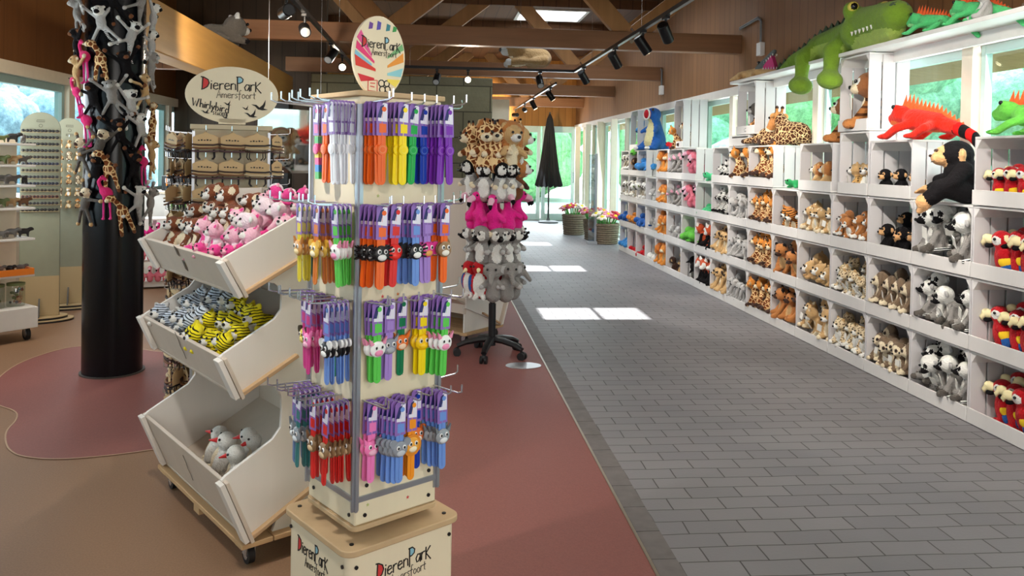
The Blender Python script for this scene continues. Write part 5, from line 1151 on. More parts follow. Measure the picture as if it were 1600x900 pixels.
HG['sloth'] = [hugger('brown_sloth_toy', F_DGREY, F_CREAM, F_TAN, F_DBROWN, None, F_DGREY, k) for k in range(3)]
HG['tan'] = [hugger('tan_monkey_toy', F_TAN, F_TAN, F_CREAM, F_CREAM, F_TAN, F_CREAM, k) for k in range(3)]
def longleg(name, body, legm, gir=False):
    root = thing(name, link=False); mats = [body, legm, F_CREAM]
    if gir: P = [('e', (0, 0, .05), (.15, .11, .16), None, 0), ('t', (0, 0, .16), (-.14, -.02, .40), .075, .06, 0), ('e', (-.2, -.05, .44), (.13, .10, .09), None, 0), ('e', (-.30, -.06, .41), (.06, .07, .055), None, 2)] + [('t', (s * .09, 0, -.06), (s * .15, .02, -.52), .055, .05, 0) for s in (1, -1)] + [('p', (s * .15, .02, -.55), .1, None, 1) for s in (1, -1)] + [('t', (s * .05, -.04, -.03), (s * .04 + .1, -.03, -.40), .05, .045, 0) for s in (1,)]
    else: P = [('e', (0, 0, .10), (.17, .11, .13), (0, .5, 0), 0), ('t', (-.10, -.02, .16), (-.17, -.03, .36), .05, .045, 0), ('t', (-.17, -.03, .36), (-.08, -.05, .47), .045, .05, 0), ('t', (-.08, -.05, .47), (.04, -.06, .38), .055, .03, 0)] + [('t', (s * .06, 0, .02), (s * .08 + .02, .02, -.52), .035, .032, 1) for s in (1, -1)] + [('e', (s * .08 + .02, -.03, -.55), (.05, .07, .03), None, 1) for s in (1, -1)] + [('p', (.06, -.06, .36), .06, None, 2)]
    soft('body', P, mats, .026, root)
    dot('eye', (-.08 if not gir else -.22, -.115 if not gir else -.145, .48 if not gir else .46), .016, BLACK, root)
    return root
HG['flamingo'] = [longleg('hanging_flamingo_toy', fur('fur_flamingo', (232, 44, 120)), F_PINK)] * 3
HG['giraffe'] = [longleg('hanging_giraffe_toy', P_GIR, F_BROWN, True)] * 3
LST = [(151, 58, 'white', 0), (190, 76, 'white', 1), (203, 20, 'grey', 1), (217, 42, 'lemur', 2), (166, 24, 'chimp', 2), (121, 16, 'grey', 2), (118, 44, 'grey', 0), (214, 84, 'lemur', 1), (131, 114, 'flamingo', 0), (151, 116, 'giraffe', 0), (184, 122, 'chimp', 0), (214, 118, 'grey', 2),
       (166, 166, 'grey', 0), (191, 178, 'white', 2), (209, 152, 'tan', 1), (126, 166, 'flamingo', 0), (134, 208, 'flamingo', 0), (142, 170, 'chimp', 1), (177, 222, 'chimp', 0), (151, 238, 'sloth', 1), (205, 212, 'lemur', 0), (219, 205, 'giraffe', 0),
       (164, 276, 'giraffe', 0), (208, 268, 'flamingo', 0), (219, 252, 'tan', 2), (196, 274, 'chimp', 2), (160, 314, 'flamingo', 0), (182, 340, 'giraffe', 0), (202, 322, 'white', 1), (215, 326, 'grey', 1), (133, 325, 'sloth', 2), (146, 276, 'chimp', 2), (128, 252, 'sloth', 0), (120, 90, 'chimp', 1), (117, 130, 'tan', 0)]
HD = {'white': 'white monkey', 'grey': 'grey monkey', 'chimp': 'black monkey', 'lemur': 'ring-tailed lemur', 'sloth': 'dark sloth', 'tan': 'tan monkey', 'flamingo': 'pink flamingo', 'giraffe': 'giraffe'}
fc0 = math.atan2(-5.70, 2.185); cnt = {}; LST.sort(key=lambda q: q[1])
rh = random.Random(8)
for (px, py, kd, ps) in LST:
    off = max(-1.25, min(1.25, (px - 170) / 48.0)); ph = math.asin(max(-.96, min(.96, off))); a = fc0 + ph
    z = 1.5 + (250 - py) * .00446; cnt[kd] = cnt.get(kd, 0) + 1
    side_ = 'left edge' if off < -.6 else ('right edge' if off > .6 else ('left half' if off < -.1 else ('right half' if off > .2 else 'middle')))
    s = {'flamingo': .27, 'giraffe': .27}.get(kd, .26)
    nm = ORD[cnt[kd] - 1]
    rr = .19 + .115 * s + (.02 if abs(off) > .9 else 0)
    place(HG[kd][ps], 'long-limbed %s plush clinging to the black column, %s from the top, %s' % (HD[kd], nm, side_), 'plush toy', (-2.185 + rr * math.cos(a), 5.70 + rr * math.sin(a), z), (0, rh.uniform(-.35, .35), a + PI / 2), s, '%s toys on the column' % kd)

# ------------------------------------------------------------------ toys on top of the crates
bd = MB(); bd.bb(3.10, XW - 0.03, 3.0, 8.25, 2.338, 2.366); tb = bd.build('shelf_board', WHITE, None, .003); tag(tb, 'long white shelf board laid over the tall crates under the plank wall', 'shelf')
b = MB(); b.bb(3.33, 3.36, 3.0, 8.25, 2.262, 2.338); b.build('support_rail', WHITE, tb)
CROC = fur('fur_crocodile', (116, 150, 44)); CROCL = fur('fur_crocodile_pale', (158, 184, 84)); CROCD = fur('fur_crocodile_dark', (62, 84, 56))
def spikes(pts, h, w, mat, name, parent, lean=0.3, link=False):
    b = MB()
    for i, (p, q) in enumerate(zip(pts[:-1], pts[1:])):
        p, q = Vector(p), Vector(q); d = q - p; n = Vector((-d.y, d.x, 0)).normalized() * w
        top = (p + q) / 2 + Vector((0, 0, h if not hasattr(h, '__len__') else h[i])) + d * lean
        b.add([p + n, p - n, q - n, q + n, top], [(0, 1, 4), (1, 2, 4), (2, 3, 4), (3, 0, 4), (3, 2, 1, 0)])
    return b.build(name, mat, parent, link=link, angle=20)
cr = thing('crocodile_toy', 'huge green crocodile plush draped over the white shelf board', 'plush toy', (3.28, 6.25, 2.366), 0)
hx, hy_ = -.55, -.84
H0 = Vector((-.03, -.36, .15)); hd = Vector((-.20, -.98, 0)).normalized(); hs_ = Vector((hd.y, -hd.x, 0))
P = [('t', (0, .35, .13), (0, -.42, .16), .125, .15, 0), ('t', (0, .35, .12), (-.02, .80, .08), .11, .07, 0), ('t', (-.02, .80, .08), (.02, 1.22, .035), .07, .025, 0),
     ('e', tuple(H0 + hd * .12), (.19, .2, .15), None, 0)]
sn = [H0 + hd * .15, H0 + hd * .74 + Vector((0, 0, -.02))]
P += [('t', tuple(sn[0] + Vector((0, 0, .03))), tuple(sn[1] + Vector((0, 0, .03))), .155, .105, 0), ('t', tuple(sn[0] + Vector((0, 0, -.07)) + hs_ * 0.0), tuple(sn[1] + Vector((0, 0, -.06)) - hd * .05), .125, .075, 1)]
for s in (1, -1): P.append(('e', tuple(H0 + hd * .12 + hs_ * (.115 * s) + Vector((0, 0, .155))), (.065, .065, .075), None, 0))
for yl, r_ in ((-.24, .07), (.26, .068)):
    P += [('t', (-.08, yl, .12), (-.20, yl - .0, .03), r_ * 1.25, r_ * 1.05, 0), ('t', (-.20, yl, .03), (-.225, yl - .03, -.14), r_ * 1.0, r_ * .8, 0), ('e', (-.25, yl - .07, -.205), (.10, .115, .075), (.3, 0, 0), 0)]
P += [('p', (-.11, 0, .06), (.07, .5, .08), None, 1)]
for s in (1, -1): P.append(('p', tuple(sn[1] + hs_ * .05 * s + Vector((0, 0, .10)) + hd * .05), .022, None, 2))
soft('body', P, [CROC, CROCL, CROCD], .02, cr, True, 6)
for s in (1, -1):
    e = H0 + hd * .175 + hs_ * (.115 * s) + Vector((0, 0, .175)); dot('eye', tuple(e), .034, BLACK, cr, True)
    o = MB().ell(tuple(e - hd * .012), .042).build('eye_white', plain('eye_yellow', (222, 206, 90), .3), cr)
spikes([(0, y, (.285 - .05 * (y + .3)) if y < .35 else .245 - (y - .35) * .235) for y in [-.3 + .1 * k for k in range(16)]], .065, .02, CROCD, 'spine_ridge', cr, .2, True)
# teeth line patches
b = MB()
for k in range(6):
    p = H0 + hd * (.25 + .06 * k) - hs_ * (-.145 + .008 * k) + Vector((0, 0, -.025)); b.cyl(p, p + Vector((0, 0, -.03)), .012, .002, 6)
b.build('teeth', WHITEF, cr)
def lizard(name, body, crest, tailm, bellyc=None, L=1.0, bands=False, link=False):
    root = thing(name, link=link); mats = [body, bellyc or body, tailm]
    P = [('t', (0, .18, .20), (0, -.20, .25), .125, .145, 0), ('e', (0, -.40, .33), (.12, .16, .115), None, 0), ('t', (0, -.44, .31), (0, -.56, .285), .095, .065, 0), ('t', (0, -.45, .25), (0, -.55, .235), .07, .05, 1),
         ('t', (0, .2, .19), (0, .45, .12), .11, .085, 0), ('t', (0, .45, .12), (.04, .70, .02), .085, .07, 2), ('t', (.04, .70, .02), (.05, .86, -.16), .07, .045, 2)]
    for s in (1, -1):
        P += [('t', (s * .10, -.15, .2), (s * .27, -.22, .14), .062, .055, 0), ('t', (s * .27, -.22, .14), (s * .27, -.38, .04), .055, .05, 0), ('e', (s * .27, -.44, .035), (.075, .085, .035), None, 0),
              ('t', (s * .09, .16, .17), (s * .27, .22, .13), .065, .055, 0), ('t', (s * .27, .22, .13), (s * .28, .06, .04), .055, .05, 0), ('e', (s * .28, 0, .035), (.075, .085, .035), None, 0)]
        P += [('e', (s * .085, -.42, .41), (.05, .05, .05), None, 0)]
    P += [('p', (0, -.05, .08), (.12, .35, .07), None, 1)]
    soft('body', P, mats, .022, root)
    for s in (1, -1): dot('eye', (s * .115, -.435, .42), .03, BLACK, root)
    ys = [-.40 + .062 * k for k in range(16)]
    def top(y): return .43 if y < -.3 else (.385 - .16 * (y + .2) if y < .2 else .315 - .45 * (y - .2))
    spikes([(0, y, top(y) - .02) for y in ys], [.18, .21, .22, .19, .17, .16, .15, .14, .14, .13, .12, .11, .09, .07, .05], .022, crest, 'crest', root, .5)
    return root
FO = fur('fur_crest', (240, 96, 40)); LZG = fur('fur_lizard', (84, 200, 120)); P_BAND = stripes('pile_bands', (206, 26, 24), (22, 20, 22), 1.6, 'Y', .55, 0)
K['ig'] = lizard('iguana_toy', fur('fur_iguana_red', (226, 36, 14)), FO, P_BAND, fur('fur_iguana_orange', (240, 110, 40)))
K['liz'] = lizard('lizard_toy', LZG, FO, LZG, fur('fur_lizard_pale', (150, 226, 150)))
K['grn'] = lizard('green_iguana_toy', F_LIME, FO, fur('fur_iguana_green', (120, 200, 90)))
place(K['ig'], 'large red iguana plush with orange crest and banded tail, on the chimpanzee crate', 'plush toy', (3.27, 5.06, 1.684), (0, 0, PI + .22), .54)
place(K['grn'], 'lime green iguana plush with orange crest on top of the nearest macaw crate', 'plush toy', (3.24, 4.02, 1.684), (0, 0, PI + .35), .43)
place(K['liz'], 'green lizard plush with orange crest beside the crocodile on the shelf board', 'plush toy', (3.22, 4.92, 2.368), (0, 0, PI + .4), .34)
place(K['liz'], 'green lizard plush with orange crest beside the koala, nearer end of shelf board', 'plush toy', (3.24, 4.52, 2.368), (0, 0, PI + .2), .36)
place(animal('koala_toy', F_LGREY, WHITEF, F_LGREY, F_DGREY, 'big', F_LGREY, WHITEF, F_LGREY), 'grey koala plush with dark nose on the shelf board', 'plush toy', (3.20, 4.42, 2.368), (0, 0, -PI / 2 - .3), .20)
place(animal('brown_bear_toy', fur('fur_shaggy', (96, 74, 52)), None, fur('fur_shaggy', (96, 74, 52)), F_TAN, 'round', F_DBROWN, pose='lie'), 'shaggy brown plush lying at the near end of the shelf board', 'plush toy', (3.30, 3.98, 2.368), (0, 0, PI), .42)
place(turtle('flat_green_toy', fur('fur_flat_green', (40, 160, 90))), 'flat green plush lying in the gap beside the tiger crate, fourth row', 'plush toy', (3.24, 6.95, 1.284), (0, 0, -PI / 2), .17)
place(K['turtle'], 'small dark green turtle plush in the gap beside the pandas', 'plush toy', (3.24, 9.1, 1.284), (0, 0, -PI / 2), .22)
# small grinning crocodile at the far end of the board
sc_ = thing('small_crocodile_toy', 'small tan crocodile with gaping toothy mouth at the far end of the board', 'plush toy', (3.22, 7.93, 2.367), .35)
soft('body', [('t', (0, .18, .05), (0, -.10, .06), .045, .055, 0), ('t', (0, .18, .05), (0, .34, .02), .04, .012, 0), ('t', (0, -.12, .05), (0, -.38, .045), .05, .028, 0), ('t', (0, -.10, .10), (0, -.30, .25), .045, .025, 1)] + [('t', (s * .04, y, .05), (s * .09, y - .03, .015), .022, .02, 0) for s in (1, -1) for y in (-.06, .14)], [F_TAN, fur('fur_slate', (104, 112, 112))], .012, sc_, True, 4)
b = MB(); b.prism([(-.12, .075), (-.34, .07), (-.28, .215), (-.13, .12)], (-.022, 0, 0), (0, 1, 0), (0, 0, 1), (.044, 0, 0)); b.build('mouth_lining', plain('felt_pink', (196, 60, 120), .7), sc_)
for nm, a_, b_, dz in (('lower_teeth', (-.36, .072), (-.14, .085), .022), ('upper_teeth', (-.305, .225), (-.13, .125), -.022)):
    b = MB()
    for s in (1, -1):
        for k in range(7): f = k / 6; y, z = a_[0] + (b_[0] - a_[0]) * f, a_[1] + (b_[1] - a_[1]) * f; b.cyl((s * .026, y, z), (s * .026, y, z + dz), .008, .001, 6)
    b.build(nm, WHITEF, sc_)
for s in (1, -1): dot('eye', (s * .032, -.12, .155), .016, BLACK, sc_, True)
# big chimpanzee
ch = thing('large_chimpanzee_toy', 'large black chimpanzee plush slumped on the lemur crate with tan hands and feet', 'plush toy', (3.23, 4.64, 1.283), -PI / 2 - .5); ch.scale = (1.18, 1.05, .94)
P = [('t', (0, .06, .10), (0, .0, .20), .115, .10, 0), ('e', (0, -.03, .315), (.095, .095, .095), None, 0), ('e', (0, -.105, .29), (.066, .062, .05), None, 1), ('e', (0, -.092, .335), (.062, .05, .038), None, 1), ('p', (0, -.125, .335), (.07, .05, .045), None, 1), ('p', (0, -.125, .28), (.075, .07, .062), None, 1)]
for s in (1, -1):
    el, ha = ((.16, -.07, .13), (.07, -.15, .10)) if s > 0 else ((-.21, -.04, .16), (-.37, -.11, .13))
    kn, an = ((.14, -.11, .10), (.13, -.17, .03)) if s > 0 else ((-.24, -.08, .085), (-.42, -.15, .025))
    dh = (Vector(ha) - Vector(el)).normalized(); df = (Vector(an) - Vector(kn)).normalized(); hp_ = Vector(ha) + dh * .04; sd = Vector((-dh.y, dh.x, 0)).normalized()
    P += [('e', (s * .10, -.01, .31), (.03, .02, .042), None, 1), ('t', (s * .095, .0, .22), el, .05, .045, 0), ('t', el, ha, .045, .038, 0), ('e', tuple(hp_), (.04, .04, .024), None, 1), ('t', tuple(hp_ - sd * .03 * s), tuple(hp_ - sd * .062 * s + dh * .02 + Vector((0, 0, .01))), .015, .012, 1),
          ('t', (s * .075, .02, .065), kn, .072, .062, 0), ('t', kn, an, .06, .05, 0), ('e', tuple(Vector(an) + df * .055 + Vector((0, 0, .015))), (.045, .045, .055), None, 1), ('t', tuple(Vector(an) + df * .05 - Vector((0, 0, .02))), tuple(Vector(an) + df * .09 - Vector((0, 0, .02))), .03, .02, 1)]
    for k in range(4): q = hp_ + dh * .03 + sd * (.022 * (k - 1.5)); P.append(('t', tuple(q), tuple(q + dh * (.05 if k in (1, 2) else .04) - Vector((0, 0, .018))), .0115, .0095, 1))
soft('body', P, [F_BLACK, F_SKIN], .0092, ch, True, 5)
for s in (1, -1): dot('eye', (s * .028, -.135, .34), .012, plain('eye_amber', (60, 30, 14), .15, 0, .6), ch, True)
dot('nose', (0, -.166, .305), .010, F_DBROWN, ch, True)
b = MB(); b.tube([(-.042, -.148, .272), (0, -.162, .264), (.042, -.148, .272)], .0026, 5); b.build('mouth_stitch', F_DBROWN, ch)
# giraffes, tigers
def reclining_giraffe():
    root = thing('large_giraffe_toy', link=False); P_GL = spots('pile_giraffe_small', (232, 196, 146), (74, 42, 26), 22.0, 0.16, 'giraffe')
    soft('body', [('t', (0, .16, .13), (0, -.05, .16), .15, .14, 0), ('t', (0, -.05, .20), (0, -.16, .33), .10, .075, 0), ('e', (0, -.20, .335), (.085, .10, .085), None, 1), ('t', (0, -.23, .32), (0, -.31, .22), .075, .055, 1), ('e', (0, -.325, .20), (.055, .06, .055), None, 2),
        ('p', (0, -.22, .37), (.07, .05, .05), None, 1)] + [q for s in (1, -1) for q in (('t', (s * .10, -.08, .08), (s * .15, -.26, .05), .065, .052, 0), ('e', (s * .15, -.31, .045), (.055, .06, .045), None, 3), ('t', (s * .13, .2, .08), (s * .2, .02, .05), .075, .055, 0), ('e', (s * .2, -.03, .045), (.055, .06, .045), None, 3),
        ('e', (s * .11, -.17, .37), (.05, .02, .03), (0, s * .5, 0), 1), ('t', (s * .04, -.17, .40), (s * .045, -.165, .455), .018, .018, 1), ('e', (s * .045, -.165, .47), (.026, .026, .026), None, 3))], [P_GL, fur('fur_giraffe_head', (206, 140, 78)), F_CREAM, F_DBROWN], .011, root)
    for s in (1, -1): dot('eye', (s * .07, -.265, .345), .016, BLACK, root)
    return root
gl = reclining_giraffe()
place(gl, 'large reclining giraffe plush with patched coat on top of the giraffe crate', 'plush toy', (3.36, 7.36, 1.684), (0, 0, PI + .35), .78)
place(gl, 'smaller giraffe plush peeking out behind the large reclining giraffe', 'plush toy', (3.25, 7.70, 1.70), (0, 0, PI + .5), .55)
P_TG2 = stripes('pile_tiger_soft', (160, 104, 58), (84, 50, 30), 2.6, 'Z', .28)
bt = animal('big_tiger_toy', P_TG2, F_CREAM, fur('fur_tiger_head', (150, 94, 54)), F_CREAM, 'round', F_CARAMEL, None, F_CARAMEL, WHITEF, vox=.024, tagp=(.02, -.34, .46))
place(bt, 'big brown tiger plush sitting on the lion crate against the window', 'plush toy', (3.33, 6.20, 1.684), (0, 0, -PI / 2 - .6), .40)
place(bt, 'big brown tiger plush sitting inside the tall top crate', 'plush toy', (3.30, 5.79, 1.776), (0, 0, -PI / 2 - .5), .46)
place(animal('grey_monkey_toy', F_GREY, F_LGREY, F_DGREY, F_LGREY, 'side', F_LGREY, None, F_LGREY, None, tail=(F_GREY, .8), tagp=(.16, -.3, .4)), 'grey monkey plush sitting in the tall top crate near the board end', 'plush toy', (3.28, 7.90, 1.816), (0, 0, -PI / 2 - .3), .33)
place(K['elephant'], 'pale grey plush lying on the white tray below the grey monkey', 'plush toy', (3.24, 8.12, 1.80), (-.9, 0, -PI / 2), .17)
place(K['giraffe'], 'giraffe plush with curly coat in the tall top crate beside the blue dinosaur', 'plush toy', (3.27, 10.15, 1.706), (0, 0, -PI / 2 - .3), .33)
place(K['giraffe'], 'second giraffe plush leaning out of the tall top crate', 'plush toy', (3.20, 10.27, 1.706), (.3, .2, -PI / 2 - .6), .27)
place(K['skyfish'], 'sky blue plush in the farthest top crate', 'plush toy', (3.3, 12.5, 2.05), (1.2, 0, -PI / 2), .22)
place(K['frog'], 'green frog plush in the farthest top crate below the blue one', 'plush toy', (3.28, 12.5, 1.706), (1.1, 0, -PI / 2), .3)
place(K['crab'], 'red plush on top of the orange lion crate', 'plush toy', (3.26, 10.75, 1.685), (0, 0, -PI / 2 - .5), .2)
# blue dinosaur
dn = thing('blue_dinosaur_toy', 'tall blue dinosaur plush with cream belly and red gaping mouth', 'plush toy', (3.34, 11.98, 1.686), -PI / 2 + .35)
soft('body', [('t', (0, 0, .16), (0, -.01, .40), .17, .10, 0), ('e', (0, -.04, .54), (.105, .13, .11), None, 0), ('t', (0, .1, .08), (.04, .24, .04), .1, .05, 0), ('p', (0, -.16, .24), (.115, .13, .26), None, 1)] +
     [q for s in (1, -1) for q in (('t', (s * .11, -.03, .12), (s * .16, -.12, .05), .085, .06, 0), ('e', (s * .15, -.17, .03), (.07, .09, .035), None, 0), ('t', (s * .11, -.05, .34), (s * .17, -.13, .28), .04, .03, 0))], [F_BLUE, fur('fur_belly_cream', (226, 214, 158))], .016, dn, True)
o = MB().ell((0, -.145, .545), (.075, .05, .075)).build('mouth', plain('felt_red', (190, 20, 36), .8), dn, angle=80)
b = MB(); b.tube([(.078 * math.cos(a), -.165, .545 + .08 * math.sin(a)) for a in [2 * PI * k / 18 for k in range(19)]], .012, 6, 0, False); b.build('teeth', WHITEF, dn)
for s in (1, -1): dot('eye', (s * .085, -.11, .61), .022, BLACK, dn, True)
for s in (1, -1):
    for k in range(3): dot('claw', (s * .15 + .035 * (k - 1), -.25, .03), .02, WHITEF, dn, True, False)
# plush on the lamp rail and the glulam beam
K['bigcat'] = animal('brown_cat_toy', fur('fur_ochre', (146, 116, 76)), F_CREAM, fur('fur_ochre', (146, 116, 76)), F_LGREY, 'round', F_LORIS, None, F_LGREY, None, pose='lie', tail=(fur('fur_ochre', (146, 116, 76)), .6), vox=.026)
place(K['bigcat'], 'shaggy tan big-cat plush straddling the black lamp rail overhead', 'plush toy', (1.18, 10.62, 2.745), (0, 0, -PI / 2), .72)
place(animal('raccoon_toy', F_DGREY, None, F_DGREY, F_LGREY, 'round', F_LGREY, None, F_BLACK, F_BLACK, pose='lie', tail=(P_RING, .6)), 'dark grey raccoon plush lying on top of the timber beam', 'plush toy', (-2.2, 8.6, 2.662), (0, 0, PI / 2 + .6), .55)

# ------------------------------------------------------------------ white gondola at the left edge
GA = math.radians(49); GC = (-3.14, 6.70)
def gw(t, d): return (GC[0] - math.cos(GA) * t - math.sin(GA) * d, GC[1] - math.sin(GA) * t + math.cos(GA) * d)
gd = thing('shelf_unit', 'white wheeled shelf unit of small animal figures at the left edge', 'shelf unit', (GC[0], GC[1], 0), GA)
b = MB(); b.bb(-1.1, 0, 0, .42, .10, .265); b.build('base', WHITE, gd, .004)
b = MB(); b.bb(-1.1, 0, .40, .42, .265, 1.62); b.build('back_panel', CREAM, gd)
GZ = [.52, .81, 1.055, 1.235, 1.395, 1.565]
for z in GZ: b = MB(); b.bb(-1.1, 0, .06, .40, z - .018, z); b.build('shelf', WHITE, gd, .003)
for x in (-.06, -1.0): caster(gd, x, .06, .05)
def figurine(name, c):
    root = thing(name, link=False); soft('body', [('e', (0, .05, .5), (.22, .42, .24), None, 0), ('e', (0, -.42, .66), (.17, .2, .17), None, 0), ('e', (0, -.6, .6), (.1, .1, .09), None, 0), ('t', (0, .42, .55), (0, .62, .35), .06, .04, 0)] + [('t', (s * .12, y, .4), (s * .13, y, .08), .09, .075, 0) for s in (1, -1) for y in (-.22, .3)], [c], .07, root); return root
FIG = [(figurine('animal_figure', plain('figure_' + n, c, .5)), n) for n, c in (('brown', (110, 74, 48)), ('grey', (110, 106, 102)), ('black', (36, 34, 34)), ('tan', (186, 150, 104)), ('green', (96, 106, 60)))]
rg = random.Random(13)
SHN = ['lowest', 'second', 'third', 'fourth', 'fifth', 'top']
for zi in range(1, 6):
    for k in range(7):
        f, n = FIG[rg.randrange(5)] if zi not in (2,) else FIG[[0, 3, 4][k % 3]]
        x, y = gw(.05 + .085 * k, .14 + rg.uniform(-.02, .03)); place(f, 'small %s animal figure, %s from the right on the white unit\'s %s shelf' % (n, ORD[k], SHN[zi]), 'figurine', (x, y, GZ[zi]), GA + rg.uniform(-.5, 1.6), .10 * rg.uniform(.8, 1.1), 'animal figures on the %s shelf' % SHN[zi])
tr = thing('orange_tray', 'orange display tray of small grey figures on the lowest shelf', 'tray', (*gw(.35, .15), GZ[0]), GA)
OR = plain('tray_orange', (232, 128, 36), .4); b = MB(); b.bb(-.34, .34, -.09, .14, 0, .012); b.build('floor', OR, tr); b = MB(); b.bb(-.34, .34, -.10, -.09, 0, .05); b.build('front', OR, tr); b = MB(); b.bb(.33, .34, -.09, .14, 0, .05); b.build('side', OR, tr); b = MB(); b.bb(-.34, -.33, -.09, .14, 0, .05); b.build('side', OR, tr)
for k in range(8):
    f, n = FIG[[1, 2, 1, 0][k % 4]]; x, y = gw(.06 + .08 * k, .16); place(f, '%s animal figure, %s from the right in the orange tray' % (n, ORD[k]), 'figurine', (x, y, GZ[0] + .012), GA + rg.uniform(0, 2), .085, 'figures in the orange tray')
for k in range(5):
    x, y = gw(.10 + .15 * k, .16); j = thing('toy_jar', 'clear tub of mixed small toy animals, %s from the right on the unit\'s base' % ORD[k], 'jar', (x, y, .266), 0, 'clear tubs on the base')
    b = MB(); b.lathe([(.062, 0), (.066, .01), (.066, .15), (.06, .165)], 20); b.build('tub', glass('glass_tub', (236, 240, 236), .12), j)
    b = MB(); b.lathe([(.0, .165), (.066, .165), (.066, .185), (.0, .19)], 20); b.build('lid', plain('lid_olive', (120, 130, 84), .5), j)
    b = MB(); rj = random.Random(k)
    for q in range(30): b.ell((rj.uniform(-.04, .04), rj.uniform(-.04, .04), rj.uniform(.015, .14)), rj.uniform(.008, .016), (rj.random(), rj.random(), 0), q % 4, 7, 5)
    o = b.build('toy_mix', [plain('mix%d' % i, c, .5) for i, c in enumerate(((110, 120, 70), (150, 90, 60), (90, 90, 96), (190, 150, 110)))], j); o['kind'] = 'stuff'

# ------------------------------------------------------------------ two arched panels
def arch(w_, h, n=20): return [(-w_ / 2, 0), (w_ / 2, 0), (w_ / 2, h - w_ / 2)] + [(w_ / 2 * math.cos(PI * k / n), h - w_ / 2 + w_ / 2 * math.sin(PI * k / n)) for k in range(1, n)] + [(-w_ / 2, h - w_ / 2)]
PANB = wood('panel_birch', (206, 182, 140), 'X', 'Z', None, .06, .6); PANG = plain('panel_grey_green', (150, 152, 132), .6)
def arched(name, label, x, y, rz, w_, h):
    r = thing(name, label, 'display stand', (x, y, 0), rz)
    b = MB(); b.prism(arch(w_, h - .05), (0, -.001, .05), (1, 0, 0), (0, 0, 1), (0, .045, 0)); b.build('panel', BLKP, r, .002)
    b = MB(); b.prism(arch(w_ - .004, h - .052), (0, -.0012, .051), (1, 0, 0), (0, 0, 1), (0, -.006, 0)); pf = b.build('front_board', PANG, r)
    b = MB(); b.bb(-w_ / 2 + .002, w_ / 2 - .002, -.0105, -.0075, .05, .40); b.build('lower_board', PANB, r)
    for k, (rx, z) in enumerate(((.27, .0), (.22, .025))): b = MB(); b.prism(oval(rx, rx * .62), (0, .02, z), (1, 0, 0), (0, 1, 0), (0, 0, .022)); b.build('base_disc', PANB if k else PANB, r, .002); b = MB(); b.prism(oval(rx + .002, rx * .62 + .002), (0, .02, z), (1, 0, 0), (0, 1, 0), (0, 0, .014)); b.build('base_edge', BLKP, r)
    b = MB(); b.prism([(0, 0), (.12, 0), (0, .16)], (-.006, -.005, .05), (0, -1, 0), (0, 0, 1), (.012, 0, 0)); b.build('brace', BLKP, r)
    for z in (h - .085, h - .17): b = MB(); b.stroke([(-.03, 0), (.03, 0), (.03, .014), (-.03, .014), (-.03, 0)], .004, (0, -.0075, z), (1, 0, 0), (0, 0, 1), (0, -.001, 0)); b.build('printed_frame', INKG, r)
    b = MB(); b.stroke([(.014 * math.cos(a), .014 * math.sin(a)) for a in [2 * PI * k / 8 for k in range(9)]], .003, (0, -.0075, h - .12), (1, 0, 0), (0, 0, 1), (0, -.001, 0)); b.build('printed_emblem', INKG, r)
    return r
def localw(o, p): return (o.location.x + math.cos(o.rotation_euler.z) * p[0] - math.sin(o.rotation_euler.z) * p[1], o.location.y + math.sin(o.rotation_euler.z) * p[0] + math.cos(o.rotation_euler.z) * p[1], p[2])
ra = arched('eyewear_rack', 'grey-green arched panel stand of sunglasses behind the white shelf unit', -3.47, 7.42, math.radians(22), .31, 1.85)
rb_ = arched('keyring_rack', 'arched panel stand of plush keyrings just left of the black column', -3.50, 8.05, math.radians(20), .24, 1.83)
SGC = [(24, 24, 28), (52, 40, 34), (40, 48, 84), (96, 84, 62), (70, 70, 78), (120, 60, 50)]
def shades(i):
    c = SGC[i]; root = thing('sunglasses', link=False); b = MB()
    for s in (1, -1): b.tube([(s * .012 + .0085 * math.cos(a), 0, .0085 * math.sin(a)) for a in [2 * PI * k / 10 for k in range(11)]], .0018, 5, 0, False); b.tube([(s * .022, 0, .003), (s * .024, .03, .004)], .0014, 4)
    b.tube([(-.004, -.001, .003), (.004, -.001, .003)], .0015, 4); b.build('frame', PL(c), root, link=False)
    for s in (1, -1): b = MB(); b.ell((s * .012, 0, 0), (.008, .0022, .008), None, 0, 10, 6); b.build('lens', plain('lens_dark', (20, 20, 24), .12, 0, .7), root, link=False)
    return root
SHD = [shades(i) for i in range(6)]; SCN = ['black', 'brown', 'navy', 'khaki', 'grey', 'maroon']
rowc = [0, 0, 0, 0, 1, 2, 3, 4, 2, 3, 5, 4, 0]
for r_, ci_ in enumerate(rowc):
    z = 1.685 - .058 * r_
    b = MB(); b.bb(-.15, .15, -.03, -.008, z - .016, z - .013); b.build('shelf_rail', PANB, ra)
    for k in range(5): place(SHD[ci_], '%s sunglasses, %s row down, %s from left on the arched rack' % (SCN[ci_], ORD[r_], ORD[k]), 'sunglasses', localw(ra, (-.115 + .057 * k, -.022, z)), ra.rotation_euler.z, 1.3, 'sunglasses in the %s row' % ORD[r_])
KR = ['cub', 'meerkat', 'giraffe', 'loris', 'leopard']
for r_ in range(6):
    z = 1.585 - .115 * r_
    for k in range(3):
        kd = KR[(r_ * 2 + k) % 5]; p = localw(rb_, (-.075 + .075 * k, -.05, z - .045)); place(K[kd], '%s keyring, %s row down, %s from left on the keyring rack' % (DESC[kd], ORD[r_], ORD[k]), 'plush keyring', p, rb_.rotation_euler.z + rg.uniform(-.4, .4), .085, 'plush keyrings on the arched rack', False)
        hook(rb_, (-.075 + .075 * k, 0, z + .05), (0, -1, 0), .06, .002)
